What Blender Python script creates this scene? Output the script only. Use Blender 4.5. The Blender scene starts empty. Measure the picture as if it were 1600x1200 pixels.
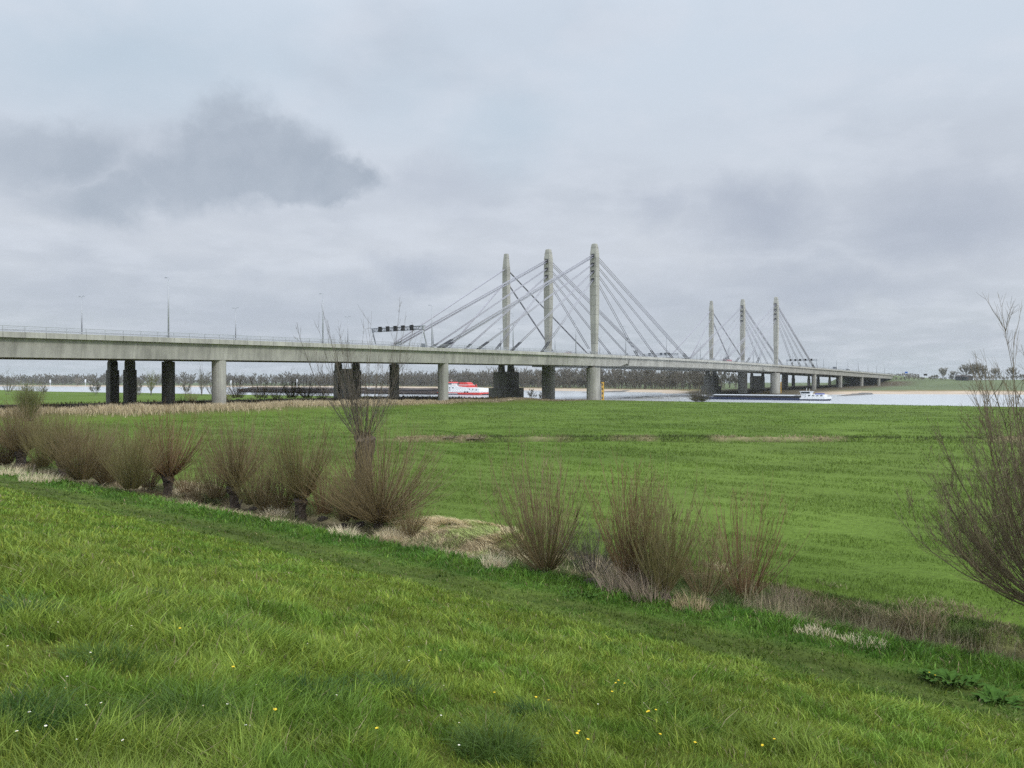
import bpy, math, random
import numpy as np
C = bpy.context.scene.collection
rng = np.random.default_rng(7)
EYE = 10.0                      # eye height; river surface at 1.0, flood plain at 2.0
F = 1200.0                      # focal length in pixels of the 1600 px wide photograph
HOR = 597.0
BT = np.array([.585, .811]); BS = np.array([-.811, .585])
BT = BT / np.linalg.norm(BT); BS = np.array([-BT[1], BT[0]])
P0 = np.array([37.2, 346.0])
D0 = float(P0 @ BT)

# ------------------------------------------------------------------ helpers
def mk(name, V, quads=None, tris=None, polys=None, mat=None, parent=None, loc=(0, 0, 0), col=None, smooth=False):
    V = np.asarray(V, dtype=np.float32).reshape(-1, 3)
    me = bpy.data.meshes.new(name)
    li, tot = [], []
    if quads is not None and len(quads):
        q = np.asarray(quads, dtype=np.int32).reshape(-1, 4); li.append(q.ravel()); tot.append(np.full(len(q), 4, np.int32))
    if tris is not None and len(tris):
        q = np.asarray(tris, dtype=np.int32).reshape(-1, 3); li.append(q.ravel()); tot.append(np.full(len(q), 3, np.int32))
    if polys:
        for p in polys:
            li.append(np.asarray(p, np.int32)); tot.append(np.array([len(p)], np.int32))
    li = np.concatenate(li); tot = np.concatenate(tot)
    me.vertices.add(len(V)); me.vertices.foreach_set('co', V.ravel())
    me.loops.add(len(li)); me.loops.foreach_set('vertex_index', li)
    me.polygons.add(len(tot))
    st = np.concatenate([[0], np.cumsum(tot)[:-1]]).astype(np.int32)
    me.polygons.foreach_set('loop_start', st)
    me.polygons.foreach_set('loop_total', tot)
    me.polygons.foreach_set('use_smooth', np.full(len(tot), smooth, dtype=bool))
    if col is not None:
        a = me.color_attributes.new('col', 'FLOAT_COLOR', 'POINT')
        c4 = np.ones((len(V), 4), np.float32); c4[:, :3] = col
        a.data.foreach_set('color', c4.ravel())
    me.update(calc_edges=True); me.validate()
    if mat is not None: me.materials.append(mat)
    o = bpy.data.objects.new(name, me); C.objects.link(o); o.location = loc
    if parent is not None: o.parent = parent
    return o

class MB:
    """collects boxes, lofts and tubes of ONE mesh"""
    def __init__(s): s.v = []; s.f = []; s.n = 0
    def add(s, V, faces):
        s.v.append(np.asarray(V, float).reshape(-1, 3)); s.f += [tuple(i + s.n for i in f) for f in faces]; s.n += len(s.v[-1])
    def box(s, c, d, bev=0.0):
        x, y, z = c; a, b, h = d[0] / 2, d[1] / 2, d[2] / 2
        V = [(x + i * a, y + j * b, z + k * h) for k in (-1, 1) for i, j in ((-1, -1), (1, -1), (1, 1), (-1, 1))]
        s.add(V, [(3, 2, 1, 0), (4, 5, 6, 7), (0, 1, 5, 4), (1, 2, 6, 5), (2, 3, 7, 6), (3, 0, 4, 7)])
    def loft(s, rings, cap=True):
        m = len(rings[0]); V = [p for r in rings for p in r]; f = []
        for k in range(len(rings) - 1):
            for i in range(m):
                j = (i + 1) % m
                f.append((k * m + i, k * m + j, (k + 1) * m + j, (k + 1) * m + i))
        if cap: f.append(tuple(range(m - 1, -1, -1))); f.append(tuple((len(rings) - 1) * m + i for i in range(m)))
        s.add(V, f)
    def tube(s, a, b, r, r2=None, n=8):
        a = np.array(a, float); b = np.array(b, float); t = b - a; t = t / np.linalg.norm(t)
        u = np.cross(t, [0, 0, 1.0]);  u = np.cross(t, [1.0, 0, 0]) if np.linalg.norm(u) < 1e-3 else u
        u /= np.linalg.norm(u); w = np.cross(t, u); r2 = r if r2 is None else r2
        s.loft([[p + rr * (math.cos(q) * u + math.sin(q) * w) for q in np.linspace(0, 2 * math.pi, n, endpoint=False)] for p, rr in ((a, r), (b, r2))])
    def vprism(s, poly, z0, z1):
        s.loft([[(x, y, z0) for x, y in poly], [(x, y, z1) for x, y in poly]])
    def yprism(s, poly, y0, y1):
        s.loft([[(x, y0, z) for x, z in poly], [(x, y1, z) for x, z in poly]])
    def build(s, name, mat, parent=None, loc=(0, 0, 0), smooth=False):
        o = mk(name, np.concatenate(s.v), polys=s.f, mat=mat, parent=parent, loc=loc, smooth=smooth)
        return o

def empty(name, loc, rz=0.0):
    o = bpy.data.objects.new(name, None); C.objects.link(o); o.location = loc; o.rotation_euler = (0, 0, rz)
    o.empty_display_size = .5
    return o
def tag(o, label, cat, group=None):
    o['label'] = label; o['category'] = cat
    if group: o['group'] = group
    return o
def kind(o, k, label=None):
    o['kind'] = k
    if label: o['label'] = label
    return o
def copy_tree(o, parent=None):
    c = o.copy(); C.objects.link(c)
    if parent is not None: c.parent = parent
    for ch in list(o.children): copy_tree(ch, c)
    return c

# ------------------------------------------------------------------ noise
def _h(i, j, s):
    v = np.sin(i * 127.1 + j * 311.7 + s * 74.7) * 43758.5453
    return v - np.floor(v)
def vn(x, y, s=0):
    xi = np.floor(x); yi = np.floor(y); fx = x - xi; fy = y - yi
    fx = fx * fx * (3 - 2 * fx); fy = fy * fy * (3 - 2 * fy)
    a = _h(xi, yi, s); b = _h(xi + 1, yi, s); c = _h(xi, yi + 1, s); d = _h(xi + 1, yi + 1, s)
    return (a * (1 - fx) + b * fx) * (1 - fy) + (c * (1 - fx) + d * fx) * fy
def fbm(x, y, s=0, o=3):
    r = 0; a = .5; t = 0
    for k in range(o):
        r = r + a * vn(x, y, s + k * 13); t += a; a *= .5; x = x * 2.03 + 5.1; y = y * 2.03 + 9.7
    return r / t
def ss(a, b, x):
    t = np.clip((x - a) / (b - a), 0, 1); return t * t * (3 - 2 * t)

# ------------------------------------------------------------------ terrain
def UD(x, y): return BT[1] * x - BT[0] * y, BT[0] * x + BT[1] * y
def XY(u, D): return BT[1] * u + BT[0] * D, -BT[0] * u + BT[1] * D
def toe(u): return 24.0 - .05 * np.clip(u, -160, 40)
def near_bank(u): return 297 + 6 * (vn(u / 40, u * 0, 3) - .5) + 40 * ss(-700, -900, u)
def far_bank(u):
    return (605 + .45 * np.clip(-u - 300, 0, 650) - .25 * np.clip(-u - 950, 0, 900) + .3 * np.clip(u + 172, 0, 1e9)
            - 52 * ss(-290, -255, u) * ss(-118, -150, u) + 10 * (vn(u / 60, u * 0, 5) - .5))
DECK_T = np.array([-340, -238, -103, 0, 133, 267, 465, 739, 860.])
DECK_E = np.array([8.9, 9.95, 11.35, 12.35, 12.85, 12.35, 11.2, 8.7, 7.5])
DECK_P = np.polyfit(DECK_T / 400, DECK_E, 5)
def deck(t): return EYE + np.polyval(DECK_P, np.asarray(t) / 400.0)

def ground(x, y):
    x = np.asarray(x, float); y = np.asarray(y, float)
    u, D = UD(x, y)
    q = D - toe(u)
    g = np.interp(q, [-400, -60, -26, -23.5, -5.8, -1.2, .4, 2.6, 4.2, 7.0, 1e5], [8.3, 8.3, 8.45, 8.32, 3.3, 2.85, 2.5, 1.35, 1.35, 2.05, 2.0])
    # wheel ruts of the track at the foot of the dyke
    for c in (-6.4, -4.7):
        g = g - .09 * np.exp(-((q - c - .3 * (vn(u / 9, u * 0, 8) - .5)) / .28) ** 2)
    g = g - .65 * ss(-7, 0, u) * ss(.4, 1.4, q) * ss(5.6, 3.6, q)
    near = ss(-60, -20, -np.hypot(x, y))
    g = g + near * (.10 * (fbm(x / 1.3, y / 1.3, 21) - .5) + .10 * (fbm(x / 4, y / 4, 22) - .5))
    fld = ss(7, 20, q) * ss(300, 280, D)
    g = g + fld * (.30 * (fbm(u / 5.0, D / 1.4, 31, 3) - .5) + .34 * (fbm(x / 14, y / 9, 32, 2) - .5))
    # shallow drain across the meadow
    w = y - (104.5 - .025 * x)
    dm = ss(-20, -12, x) * ss(95, 80, x) * fld
    g = g + dm * (-.55 * np.exp(-((w + 1.0) / 1.0) ** 2) + .38 * np.exp(-((w - 1.6) / 1.3) ** 2))
    # raised strip under the bridge on the near side
    ue = -157 - 10 * ss(130, 190, D)
    up = ss(ue, ue - 6, u) * ss(-246, -236, u) * ss(0, 30, D) * ss(285, 235, D)
    g = g + 1.75 * up
    nb = near_bank(u); fb = far_bank(u)
    # river bed
    r = ss(nb, nb + 7, D) * (1 - ss(fb - 14, fb + 12, D))
    # far side : beach, meadow, winter dyke
    far = np.interp(D - fb, [0, 12, 40, 70, 130, 300, 350, 1e5], [1.0, 1.35, 3.0, 3.4, 3.6, 5.7, 6.0, 6.0])
    dy = np.interp(D, [960, 1010, 1022, 1034, 1090, 1e5], [0, 6.2, 6.6, 6.2, 0, 0]) * ss(-260, -160, u)
    far = far + dy + .5 * (fbm(x / 40, y / 40, 41) - .5) * ss(fb + 10, fb + 60, D)
    mid = (D > (nb + fb) / 2)
    base = np.where(mid, far, g)
    base = base * (1 - r) + (-1.6) * r
    # road embankment behind the far abutment
    et = D - D0
    top = np.interp(et, [690, 735, 741, 860, 1500, 2500], [3, deck(735) - .7, deck(741) - .35, deck(860) - .35, 15, 12])
    off = np.clip(np.abs(u + 200.5) - 31, 0, None)
    ridge = np.where(et > 690, top - off / 1.9, -50)
    ridge = np.where(et < 735, ridge - (735 - et) * .18, ridge)
    return np.maximum(base, ridge)

def gcol(x, y):
    """albedo of the ground by kind of cover"""
    x = np.asarray(x, float); y = np.asarray(y, float)
    u, D = UD(x, y); q = D - toe(u)
    n1 = fbm(x / 2.2, y / 2.2, 51)[..., None]; n2 = fbm(x / 9, y / 9, 52)[..., None]; n3 = fbm(x / 30, y / 30, 53)[..., None]
    slope = np.array([.112, .172, .025]) * (1 - n2) + np.array([.155, .208, .040]) * n2
    slope = slope * (.75 + .5 * n1) * np.array([1.0, 1.0, .9])
    track = np.array([.092, .136, .026]) * (.55 + .9 * n1)
    lush = np.array([.078, .150, .023]) * (.7 + .6 * n1)
    field = np.array([.084, .138, .019]) * (1 - n3) + np.array([.112, .162, .031]) * n3
    field = field * (.72 + .56 * n2)
    dry = np.array([.30, .24, .14]) * (.5 + n1)
    soil = np.array([.055, .045, .028]) * (.6 + .8 * n1)
    sand = np.array([.46, .37, .28]) * (.85 + .3 * n2)
    brown = np.array([.14, .115, .060]) * (.6 + .8 * n1)
    farg = np.array([.120, .145, .075]) * (.8 + .4 * n3)
    def mix(a, b, t): t = np.asarray(t)[..., None]; return a * (1 - t) + b * t
    qq = q + .8 * (fbm(x / 1.5, y / 1.5, 54) - .5)
    c = mix(slope, track, ss(-8.2, -6.4, qq + .8 * (n2[..., 0] - .5)))
    for rc in (-6.4, -4.7): c = c * (1 - .30 * np.exp(-((q - rc - .5 * (vn(u / 9, u * 0, 8) - .5)) / .35) ** 2) * (.5 + fbm(x / 1.1, y / 1.1, 150)))[..., None]
    c = mix(c, lush, ss(-4.2, -3.0, qq))
    patch = ss(.42, .6, fbm(u / 5, D / 3, 55)) * ss(0, -8, u)
    c = mix(c, mix(brown, dry, patch), ss(-.3, .6, qq))
    c = mix(c, soil, ss(1.6, 2.2, qq) * ss(5.2, 4.4, qq))
    c = mix(c, field, ss(5.0 - .6 * ss(-8, 0, u), 6.6 - .6 * ss(-8, 0, u), qq))
    w = y - (104.5 - .025 * x) + 1.2 * (fbm(x / 3, y / 3, 56) - .5)
    dm = ss(-20, -12, x) * ss(95, 80, x)
    c = mix(c, dry * .9, dm * np.exp(-((w - 1.4) / .8) ** 2) * ss(.35, .55, fbm(x / 8, y * 0, 57)))
    c = mix(c, soil * .8, dm * np.exp(-((w + .9) / .8) ** 2) * .75)
    ue = -159 - 9 * ss(130, 190, D)
    up = ss(ue, ue - 5, u) * ss(-252, -236, u) * ss(-20, 20, D) * ss(292, 270, D)
    c = mix(c, brown, up)
    c = mix(c, soil, up * ss(-172, -178, u) * ss(-236, -228, u))
    nb = near_bank(u); fb = far_bank(u)
    c = mix(c, brown, ss(nb - 7, nb - 1, D + 4 * (vn(x / 5, y / 5, 58) - .5)) * (u < -130))
    c = mix(c, soil, ss(nb, nb + 2, D))
    far = mix(sand, brown * 1.5, ss(34, 44, D - fb + 10 * (vn(x / 15, y / 15, 59) - .5)))
    far = mix(far, farg, ss(70, 105, D - fb + 30 * (n3[..., 0] - .5)))
    upf = ss(-250, -238, u) * ss(-130, -160, u) * (D < 1000)
    far = mix(far, soil * 1.6, upf * ss(-40, -5, D - fb))
    return np.where((D > (nb + fb) / 2)[..., None], far, c)

def hit(px, py):
    """where the line of sight through a photo pixel meets the ground"""
    z = np.geomspace(2, 3000, 4000)
    x = (px - 800) / F * z; h = EYE + (HOR - py) / F * z
    k = int(np.argmax(ground(x, z) >= h))
    return float(x[k]), float(z[k]), float(ground(x[k], z[k]))
def gz(x, y): return float(ground(np.array([x]), np.array([y]))[0])

# ------------------------------------------------------------------ materials
def nodes(name):
    m = bpy.data.materials.new(name); m.use_nodes = True
    nt = m.node_tree; b = nt.nodes['Principled BSDF']
    return m, nt, b
def nd(nt, typ, **kw):
    n = nt.nodes.new(typ)
    for k, v in kw.items():
        if k in n.inputs: n.inputs[k].default_value = v
        else: setattr(n, k, v)
    return n
def paint(name, col, rough=.5, metal=0.0, var=.12, scale=1.5):
    m, nt, b = nodes(name)
    tc = nd(nt, 'ShaderNodeTexCoord'); n = nd(nt, 'ShaderNodeTexNoise', Scale=scale, Detail=4.0)
    nt.links.new(tc.outputs['Object'], n.inputs['Vector'])
    mr = nd(nt, 'ShaderNodeMapRange'); mr.inputs['To Min'].default_value = 1 - var; mr.inputs['To Max'].default_value = 1 + var
    nt.links.new(n.outputs['Fac'], mr.inputs['Value'])
    mx = nd(nt, 'ShaderNodeVectorMath', operation='SCALE'); mx.inputs[0].default_value = col
    nt.links.new(mr.outputs[0], mx.inputs['Scale']); nt.links.new(mx.outputs[0], b.inputs['Base Color'])
    b.inputs['Roughness'].default_value = rough; b.inputs['Metallic'].default_value = metal
    return m
def concrete(name, col, streak=.25, sc=.12):
    m, nt, b = nodes(name)
    tc = nd(nt, 'ShaderNodeTexCoord')
    n1 = nd(nt, 'ShaderNodeTexNoise', Scale=sc, Detail=6.0, Roughness=.65); nt.links.new(tc.outputs['Object'], n1.inputs['Vector'])
    mp = nd(nt, 'ShaderNodeMapping'); mp.inputs['Scale'].default_value = (.9, .9, .06); nt.links.new(tc.outputs['Object'], mp.inputs['Vector'])
    n2 = nd(nt, 'ShaderNodeTexNoise', Scale=1.0, Detail=5.0, Roughness=.6); nt.links.new(mp.outputs[0], n2.inputs['Vector'])
    n3 = nd(nt, 'ShaderNodeTexNoise', Scale=2.5, Detail=5.0); nt.links.new(tc.outputs['Object'], n3.inputs['Vector'])
    a = nd(nt, 'ShaderNodeMapRange'); a.inputs[1].default_value = .3; a.inputs[2].default_value = .7; a.inputs[3].default_value = 1 - streak; a.inputs[4].default_value = 1.12
    nt.links.new(n1.outputs['Fac'], a.inputs[0])
    s = nd(nt, 'ShaderNodeMapRange'); s.inputs[1].default_value = .35; s.inputs[2].default_value = .62; s.inputs[3].default_value = 1 - streak * .8; s.inputs[4].default_value = 1.06
    nt.links.new(n2.outputs['Fac'], s.inputs[0])
    d = nd(nt, 'ShaderNodeMapRange'); d.inputs[3].default_value = .88; d.inputs[4].default_value = 1.12
    nt.links.new(n3.outputs['Fac'], d.inputs[0])
    m1 = nd(nt, 'ShaderNodeMath', operation='MULTIPLY'); nt.links.new(a.outputs[0], m1.inputs[0]); nt.links.new(s.outputs[0], m1.inputs[1])
    m2 = nd(nt, 'ShaderNodeMath', operation='MULTIPLY'); nt.links.new(m1.outputs[0], m2.inputs[0]); nt.links.new(d.outputs[0], m2.inputs[1])
    mx = nd(nt, 'ShaderNodeVectorMath', operation='SCALE'); mx.inputs[0].default_value = col
    nt.links.new(m2.outputs[0], mx.inputs['Scale']); nt.links.new(mx.outputs[0], b.inputs['Base Color'])
    b.inputs['Roughness'].default_value = .85
    return m
def vcol(name, rough=.7, trans=0.0, nsc=None, var=.3, bump=0.0, spec=.3):
    m, nt, b = nodes(name)
    at = nd(nt, 'ShaderNodeAttribute', attribute_name='col')
    src = at.outputs['Color']
    if nsc:
        tc = nd(nt, 'ShaderNodeTexCoord'); n = nd(nt, 'ShaderNodeTexNoise', Scale=nsc, Detail=7.0, Roughness=.7)
        nt.links.new(tc.outputs['Object'], n.inputs['Vector'])
        mr = nd(nt, 'ShaderNodeMapRange'); mr.inputs[1].default_value = .25; mr.inputs[2].default_value = .75; mr.inputs[3].default_value = 1 - var; mr.inputs[4].default_value = 1 + var
        nt.links.new(n.outputs['Fac'], mr.inputs[0])
        mx = nd(nt, 'ShaderNodeVectorMath', operation='SCALE'); nt.links.new(src, mx.inputs[0]); nt.links.new(mr.outputs[0], mx.inputs['Scale'])
        src = mx.outputs[0]
        if bump:
            bp = nd(nt, 'ShaderNodeBump', Strength=bump, Distance=.2); nt.links.new(n.outputs['Fac'], bp.inputs['Height']); nt.links.new(bp.outputs[0], b.inputs['Normal'])
    nt.links.new(src, b.inputs['Base Color'])
    b.inputs['Roughness'].default_value = rough; b.inputs['Specular IOR Level'].default_value = spec
    if trans:
        t = nd(nt, 'ShaderNodeBsdfTranslucent'); nt.links.new(src, t.inputs['Color'])
        ms = nd(nt, 'ShaderNodeMixShader'); ms.inputs[0].default_value = trans
        out = nt.nodes['Material Output']
        nt.links.new(b.outputs[0], ms.inputs[1]); nt.links.new(t.outputs[0], ms.inputs[2]); nt.links.new(ms.outputs[0], out.inputs['Surface'])
    return m

M = {}
M['ground'] = vcol('ground_cover', .95, nsc=3.0, var=.35, bump=.5, spec=.1)
M['grass'] = vcol('grass_blade', .5, trans=.3, spec=.18)
M['dry'] = vcol('dry_stalk', .8, trans=.2, spec=.2)
M['shoot'] = paint('willow_shoot', (.185, .142, .068), .7, var=.35, scale=.8)
M['shoot_red'] = paint('reddish_shoot', (.195, .128, .060), .7, var=.35, scale=.8)
M['shoot_olive'] = paint('olive_shoot', (.175, .150, .060), .7, var=.3, scale=.8)
M['shoot_green'] = paint('budding_shoot', (.16, .165, .06), .7, var=.3, scale=.3)
M['shoot_dark'] = paint('dark_branch', (.145, .115, .066), .75, var=.3, scale=1.5)
M['shoot_grey'] = paint('grey_branch', (.115, .098, .075), .75, var=.3, scale=.8)
M['bark'] = paint('willow_bark', (.060, .046, .034), .95, var=.5, scale=6)
M['bark_grey'] = paint('grey_bark', (.095, .075, .055), .95, var=.6, scale=5)
M['far_twig'] = paint('far_twig', (.150, .138, .112), .9, var=.25, scale=.05)
M['pale_twig'] = paint('pale_far_twig', (.26, .24, .20), .9, var=.25, scale=.05)
M['far_twig2'] = paint('far_budding_twig', (.155, .160, .090), .9, var=.25, scale=.05)
M['far_bark'] = paint('far_bark', (.10, .088, .07), .9, var=.3, scale=.2)
M['conc'] = concrete('bridge_concrete', (.43, .425, .385), .30)
M['conc_pyl'] = concrete('pylon_concrete', (.41, .405, .36), .18)
M['conc_new'] = concrete('pale_parapet_concrete', (.46, .455, .41), .22)
nt = M['conc_pyl'].node_tree; b = nt.nodes['Principled BSDF']
_tc = nd(nt, 'ShaderNodeTexCoord'); _sx = nd(nt, 'ShaderNodeSeparateXYZ'); nt.links.new(_tc.outputs['Object'], _sx.inputs[0])
_f = nd(nt, 'ShaderNodeMath', operation='DIVIDE'); nt.links.new(_sx.outputs[2], _f.inputs[0]); _f.inputs[1].default_value = 4.3
_g = nd(nt, 'ShaderNodeMath', operation='FRACT'); nt.links.new(_f.outputs[0], _g.inputs[0])
_l = nd(nt, 'ShaderNodeMath', operation='LESS_THAN'); nt.links.new(_g.outputs[0], _l.inputs[0]); _l.inputs[1].default_value = .05
_w = nd(nt, 'ShaderNodeTexWhiteNoise', noise_dimensions='1D'); _fl = nd(nt, 'ShaderNodeMath', operation='FLOOR'); nt.links.new(_f.outputs[0], _fl.inputs[0]); nt.links.new(_fl.outputs[0], _w.inputs['W'])
_m = nd(nt, 'ShaderNodeMapRange'); _m.inputs[3].default_value = .86; _m.inputs[4].default_value = 1.08; nt.links.new(_w.outputs[0], _m.inputs[0])
_k = nd(nt, 'ShaderNodeMath', operation='MULTIPLY_ADD'); nt.links.new(_l.outputs[0], _k.inputs[0]); _k.inputs[1].default_value = -.3; nt.links.new(_m.outputs[0], _k.inputs[2])
_v = nd(nt, 'ShaderNodeVectorMath', operation='SCALE'); nt.links.new(b.inputs['Base Color'].links[0].from_socket, _v.inputs[0]); nt.links.new(_k.outputs[0], _v.inputs['Scale']); nt.links.new(_v.outputs[0], b.inputs['Base Color'])
M['conc_dark'] = concrete('dark_pier_concrete', (.25, .24, .215), .4)  # darker, more strongly streaked concrete for inner and far piers and bearings
M['asphalt'] = paint('asphalt', (.05, .05, .052), .9, var=.2, scale=.5)
M['line'] = paint('road_paint', (.75, .75, .72), .7, var=.1)
M['galv'] = paint('galvanised_steel', (.42, .44, .47), .5, .3, var=.1)
M['cable'] = paint('cable_sheath', (.36, .36, .40), .45, var=.08)
M['black'] = paint('black_coating', (.025, .026, .03), .5, var=.2)
M['signblack'] = paint('sign_black', (.018, .018, .02), .4, var=.1)
M['white'] = paint('white_paint', (.78, .79, .80), .4, var=.06, scale=.6)
M['red'] = paint('red_paint', (.62, .055, .05), .45, var=.1)
M['navy'] = paint('navy_hull_paint', (.018, .028, .075), .4, var=.2)
M['hullblack'] = paint('black_hull_paint', (.022, .020, .024), .55, var=.3)
M['rust'] = paint('rusty_steel', (.06, .045, .04), .8, var=.4, scale=.3)
M['bluecover'] = paint('blue_tarpaulin', (.04, .07, .30), .6, var=.15)
M['hatch'] = paint('hatch_aluminium', (.55, .57, .60), .5, .2, var=.1)
M['glass'] = paint('dark_window', (.03, .04, .05), .1, var=.05)
M['yellow'] = paint('yellow_board', (.50, .30, .04), .6, var=.1)
M['pink'] = paint('faded_red_tarpaulin', (.62, .13, .17), .6, var=.1)
M['carblue'] = paint('grey_car_paint', (.16, .18, .21), .3, .2, var=.05)
M['carwhite'] = paint('white_car_paint', (.65, .66, .67), .3, var=.05)
M['carred'] = paint('dark_red_car_paint', (.25, .03, .03), .3, var=.05)
M['rubber'] = paint('tyre_rubber', (.02, .02, .02), .9)
M['signblue'] = paint('blue_road_sign', (.03, .12, .45), .4, var=.05)
M['barn'] = paint('dark_cladding', (.06, .065, .075), .8, var=.2)
M['roof'] = paint('roof_tiles', (.09, .075, .07), .8, var=.2)
M['wood'] = paint('grey_wood', (.17, .14, .11), .9, var=.4, scale=5)
M['stone'] = paint('groyne_stone', (.13, .12, .11), .9, var=.5, scale=.8)
M['petal_y'] = paint('yellow_petal', (.80, .58, .02), .6, var=.1)
M['petal_w'] = paint('white_petal', (.82, .82, .80), .6, var=.05)
M['stem'] = paint('green_stem', (.10, .17, .04), .7, var=.2)
M['weed'] = paint('weed_leaf', (.050, .105, .018), .9, var=.35, scale=3)
M['weed'].node_tree.nodes['Principled BSDF'].inputs['Specular IOR Level'].default_value = .1
M['sandpath'] = paint('pale_sand', (.52, .44, .31), .95, var=.15, scale=.5)

# water
m, nt, b = nodes('river_water')
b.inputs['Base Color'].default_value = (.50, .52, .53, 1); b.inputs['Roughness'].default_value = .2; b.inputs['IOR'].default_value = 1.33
tc = nd(nt, 'ShaderNodeTexCoord')
mp = nd(nt, 'ShaderNodeMapping'); mp.inputs['Scale'].default_value = (.35, .9, 1); mp.inputs['Rotation'].default_value = (0, 0, .62); nt.links.new(tc.outputs['Object'], mp.inputs['Vector'])
n = nd(nt, 'ShaderNodeTexNoise', Scale=.55, Detail=5.0, Roughness=.6); nt.links.new(mp.outputs[0], n.inputs['Vector'])
bp = nd(nt, 'ShaderNodeBump', Strength=.3, Distance=.2); nt.links.new(n.outputs['Fac'], bp.inputs['Height']); nt.links.new(bp.outputs[0], b.inputs['Normal'])
M['water'] = m

# ------------------------------------------------------------------ ground sheet and water
def axis(parts):
    a = []
    for lo, hi, st in parts: a.append(np.arange(lo, hi, st))
    return np.unique(np.round(np.concatenate(a), 3))
Du = axis([(-6000, -300, 300), (-300, -40, 20), (-40, -6, 3), (-6, 42, .42), (42, 130, 2.0), (130, 285, 4.0), (285, 312, 1.0), (312, 520, 12), (520, 700, 5), (700, 1100, 8), (1100, 1500, 25), (1500, 6001, 300)])
Uu = axis([(-6000, -2600, 200), (-2600, -300, 20), (-300, -90, 3), (-90, -30, .9), (-30, 16, .42), (16, 60, 3), (60, 400, 12), (400, 1500, 60), (1500, 6001, 300)])
UU, DD = np.meshgrid(Uu, Du)
GX, GY = XY(UU.ravel(), DD.ravel())
nU, nD = len(Uu), len(Du)
idx = np.arange(nU * nD).reshape(nD, nU)
quads = np.stack([idx[:-1, :-1], idx[:-1, 1:], idx[1:, 1:], idx[1:, :-1]], -1).reshape(-1, 4)
gV = np.stack([GX, GY, ground(GX, GY)], -1)
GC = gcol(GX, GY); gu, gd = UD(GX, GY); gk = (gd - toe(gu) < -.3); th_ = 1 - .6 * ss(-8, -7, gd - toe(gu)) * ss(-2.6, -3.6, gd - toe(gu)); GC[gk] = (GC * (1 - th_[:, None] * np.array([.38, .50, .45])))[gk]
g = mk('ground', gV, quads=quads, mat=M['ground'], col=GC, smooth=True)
kind(g, 'structure', 'green flood plain, grassy dyke slope and river banks')
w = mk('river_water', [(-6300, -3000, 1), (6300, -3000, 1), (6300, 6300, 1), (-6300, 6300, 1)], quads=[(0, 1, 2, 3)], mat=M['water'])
kind(w, 'structure', 'broad pale grey river flowing under the bridge')

# ------------------------------------------------------------------ blades
def blades(name, x, y, h, wd, lean, col, mat, zoff=-.01, leanang=None):
    n = len(x); z = ground(x, y) + zoff
    yaw = rng.uniform(0, 2 * np.pi, n); la = rng.uniform(0, 2 * np.pi, n) if leanang is None else leanang
    wx = np.cos(yaw) * wd / 2; wy = np.sin(yaw) * wd / 2
    lx = np.cos(la) * lean; ly = np.sin(la) * lean
    V = np.empty((n, 5, 3), np.float32)
    V[:, 0] = np.stack([x - wx, y - wy, z], -1); V[:, 1] = np.stack([x + wx, y + wy, z], -1)
    mx, my, mz = x + lx * .35, y + ly * .35, z + h * .58
    V[:, 2] = np.stack([mx + wx * .8, my + wy * .8, mz], -1); V[:, 3] = np.stack([mx - wx * .8, my - wy * .8, mz], -1)
    V[:, 4] = np.stack([x + lx, y + ly, z + h], -1)
    b0 = np.arange(n)[:, None] * 5
    cc = np.repeat(col[:, None, :], 5, 1)
    return mk(name, V.reshape(-1, 3), quads=b0 + [0, 1, 2, 3], tris=b0 + [3, 2, 4], mat=mat, col=cc.reshape(-1, 3))

def wedge(n, r0, r1, half=43):
    r = np.exp(rng.uniform(np.log(r0), np.log(r1), n)); th = np.radians(rng.uniform(-half, half, n))
    return r * np.sin(th), r * np.cos(th), r

# dyke slope grass
x, y, r = wedge(620000, 2.0, 95)
u, D = UD(x, y); q = D - toe(u)
k = (q < .3 + .6 * (vn(x, y, 61) - .5)); x, y, r, q, u = x[k], y[k], r[k], q[k], u[k]
tus = ss(.3, .7, fbm(x / .42, y / .42, 62, 2)); big = ss(.45, .72, fbm(x / 2.0, y / 2.0, 63, 2))
h = (.045 + .085 * tus + .09 * big * ss(20, 6, r)) * rng.uniform(.45, 1.3, len(x))
mow = ss(-8.0, -6.8, q) * ss(-3.0, -4.0, q)
h = h * (1 - .3 * mow) * (1 + .9 * ss(-3.6, -2.0, q))
lod = np.clip(r / 6.0, .55, None)
wd = .0068 * lod ** .95 * rng.uniform(.5, 1.8, len(x))
h = h * np.clip(lod, 1, 2.2) ** .3
lean = h * rng.uniform(.15, 1.1, len(x)) * (1 + .3 * big)
la = 9 * fbm(x / .7, y / .7, 64, 2) + rng.normal(0, 1.3, len(x))
c = gcol(x, y) * rng.uniform(.75, 1.65, (len(x), 1)) * (1.18 + 0 * x[:, None])
c = c * (.78 + .4 * fbm(x / .3, y / .3, 67, 2)[:, None] * (.6 + .8 * tus[:, None])) * np.where((fbm(x / .9 + 40, y / .9, 66, 2) > .58)[:, None], np.array([.72, .85, .8]), 1.0)
yel = rng.random(len(x)); c[yel < .10] *= np.array([1.5, 1.25, 1.3]); c[yel > .975] = np.array([.36, .31, .17]) * rng.uniform(.6, 1.1, ((yel > .975).sum(), 1))
o = blades('dyke_grass', x, y, h, wd, lean, c, M['grass'], leanang=la)
kind(o, 'stuff', 'short lush green grass covering the dyke slope')

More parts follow.
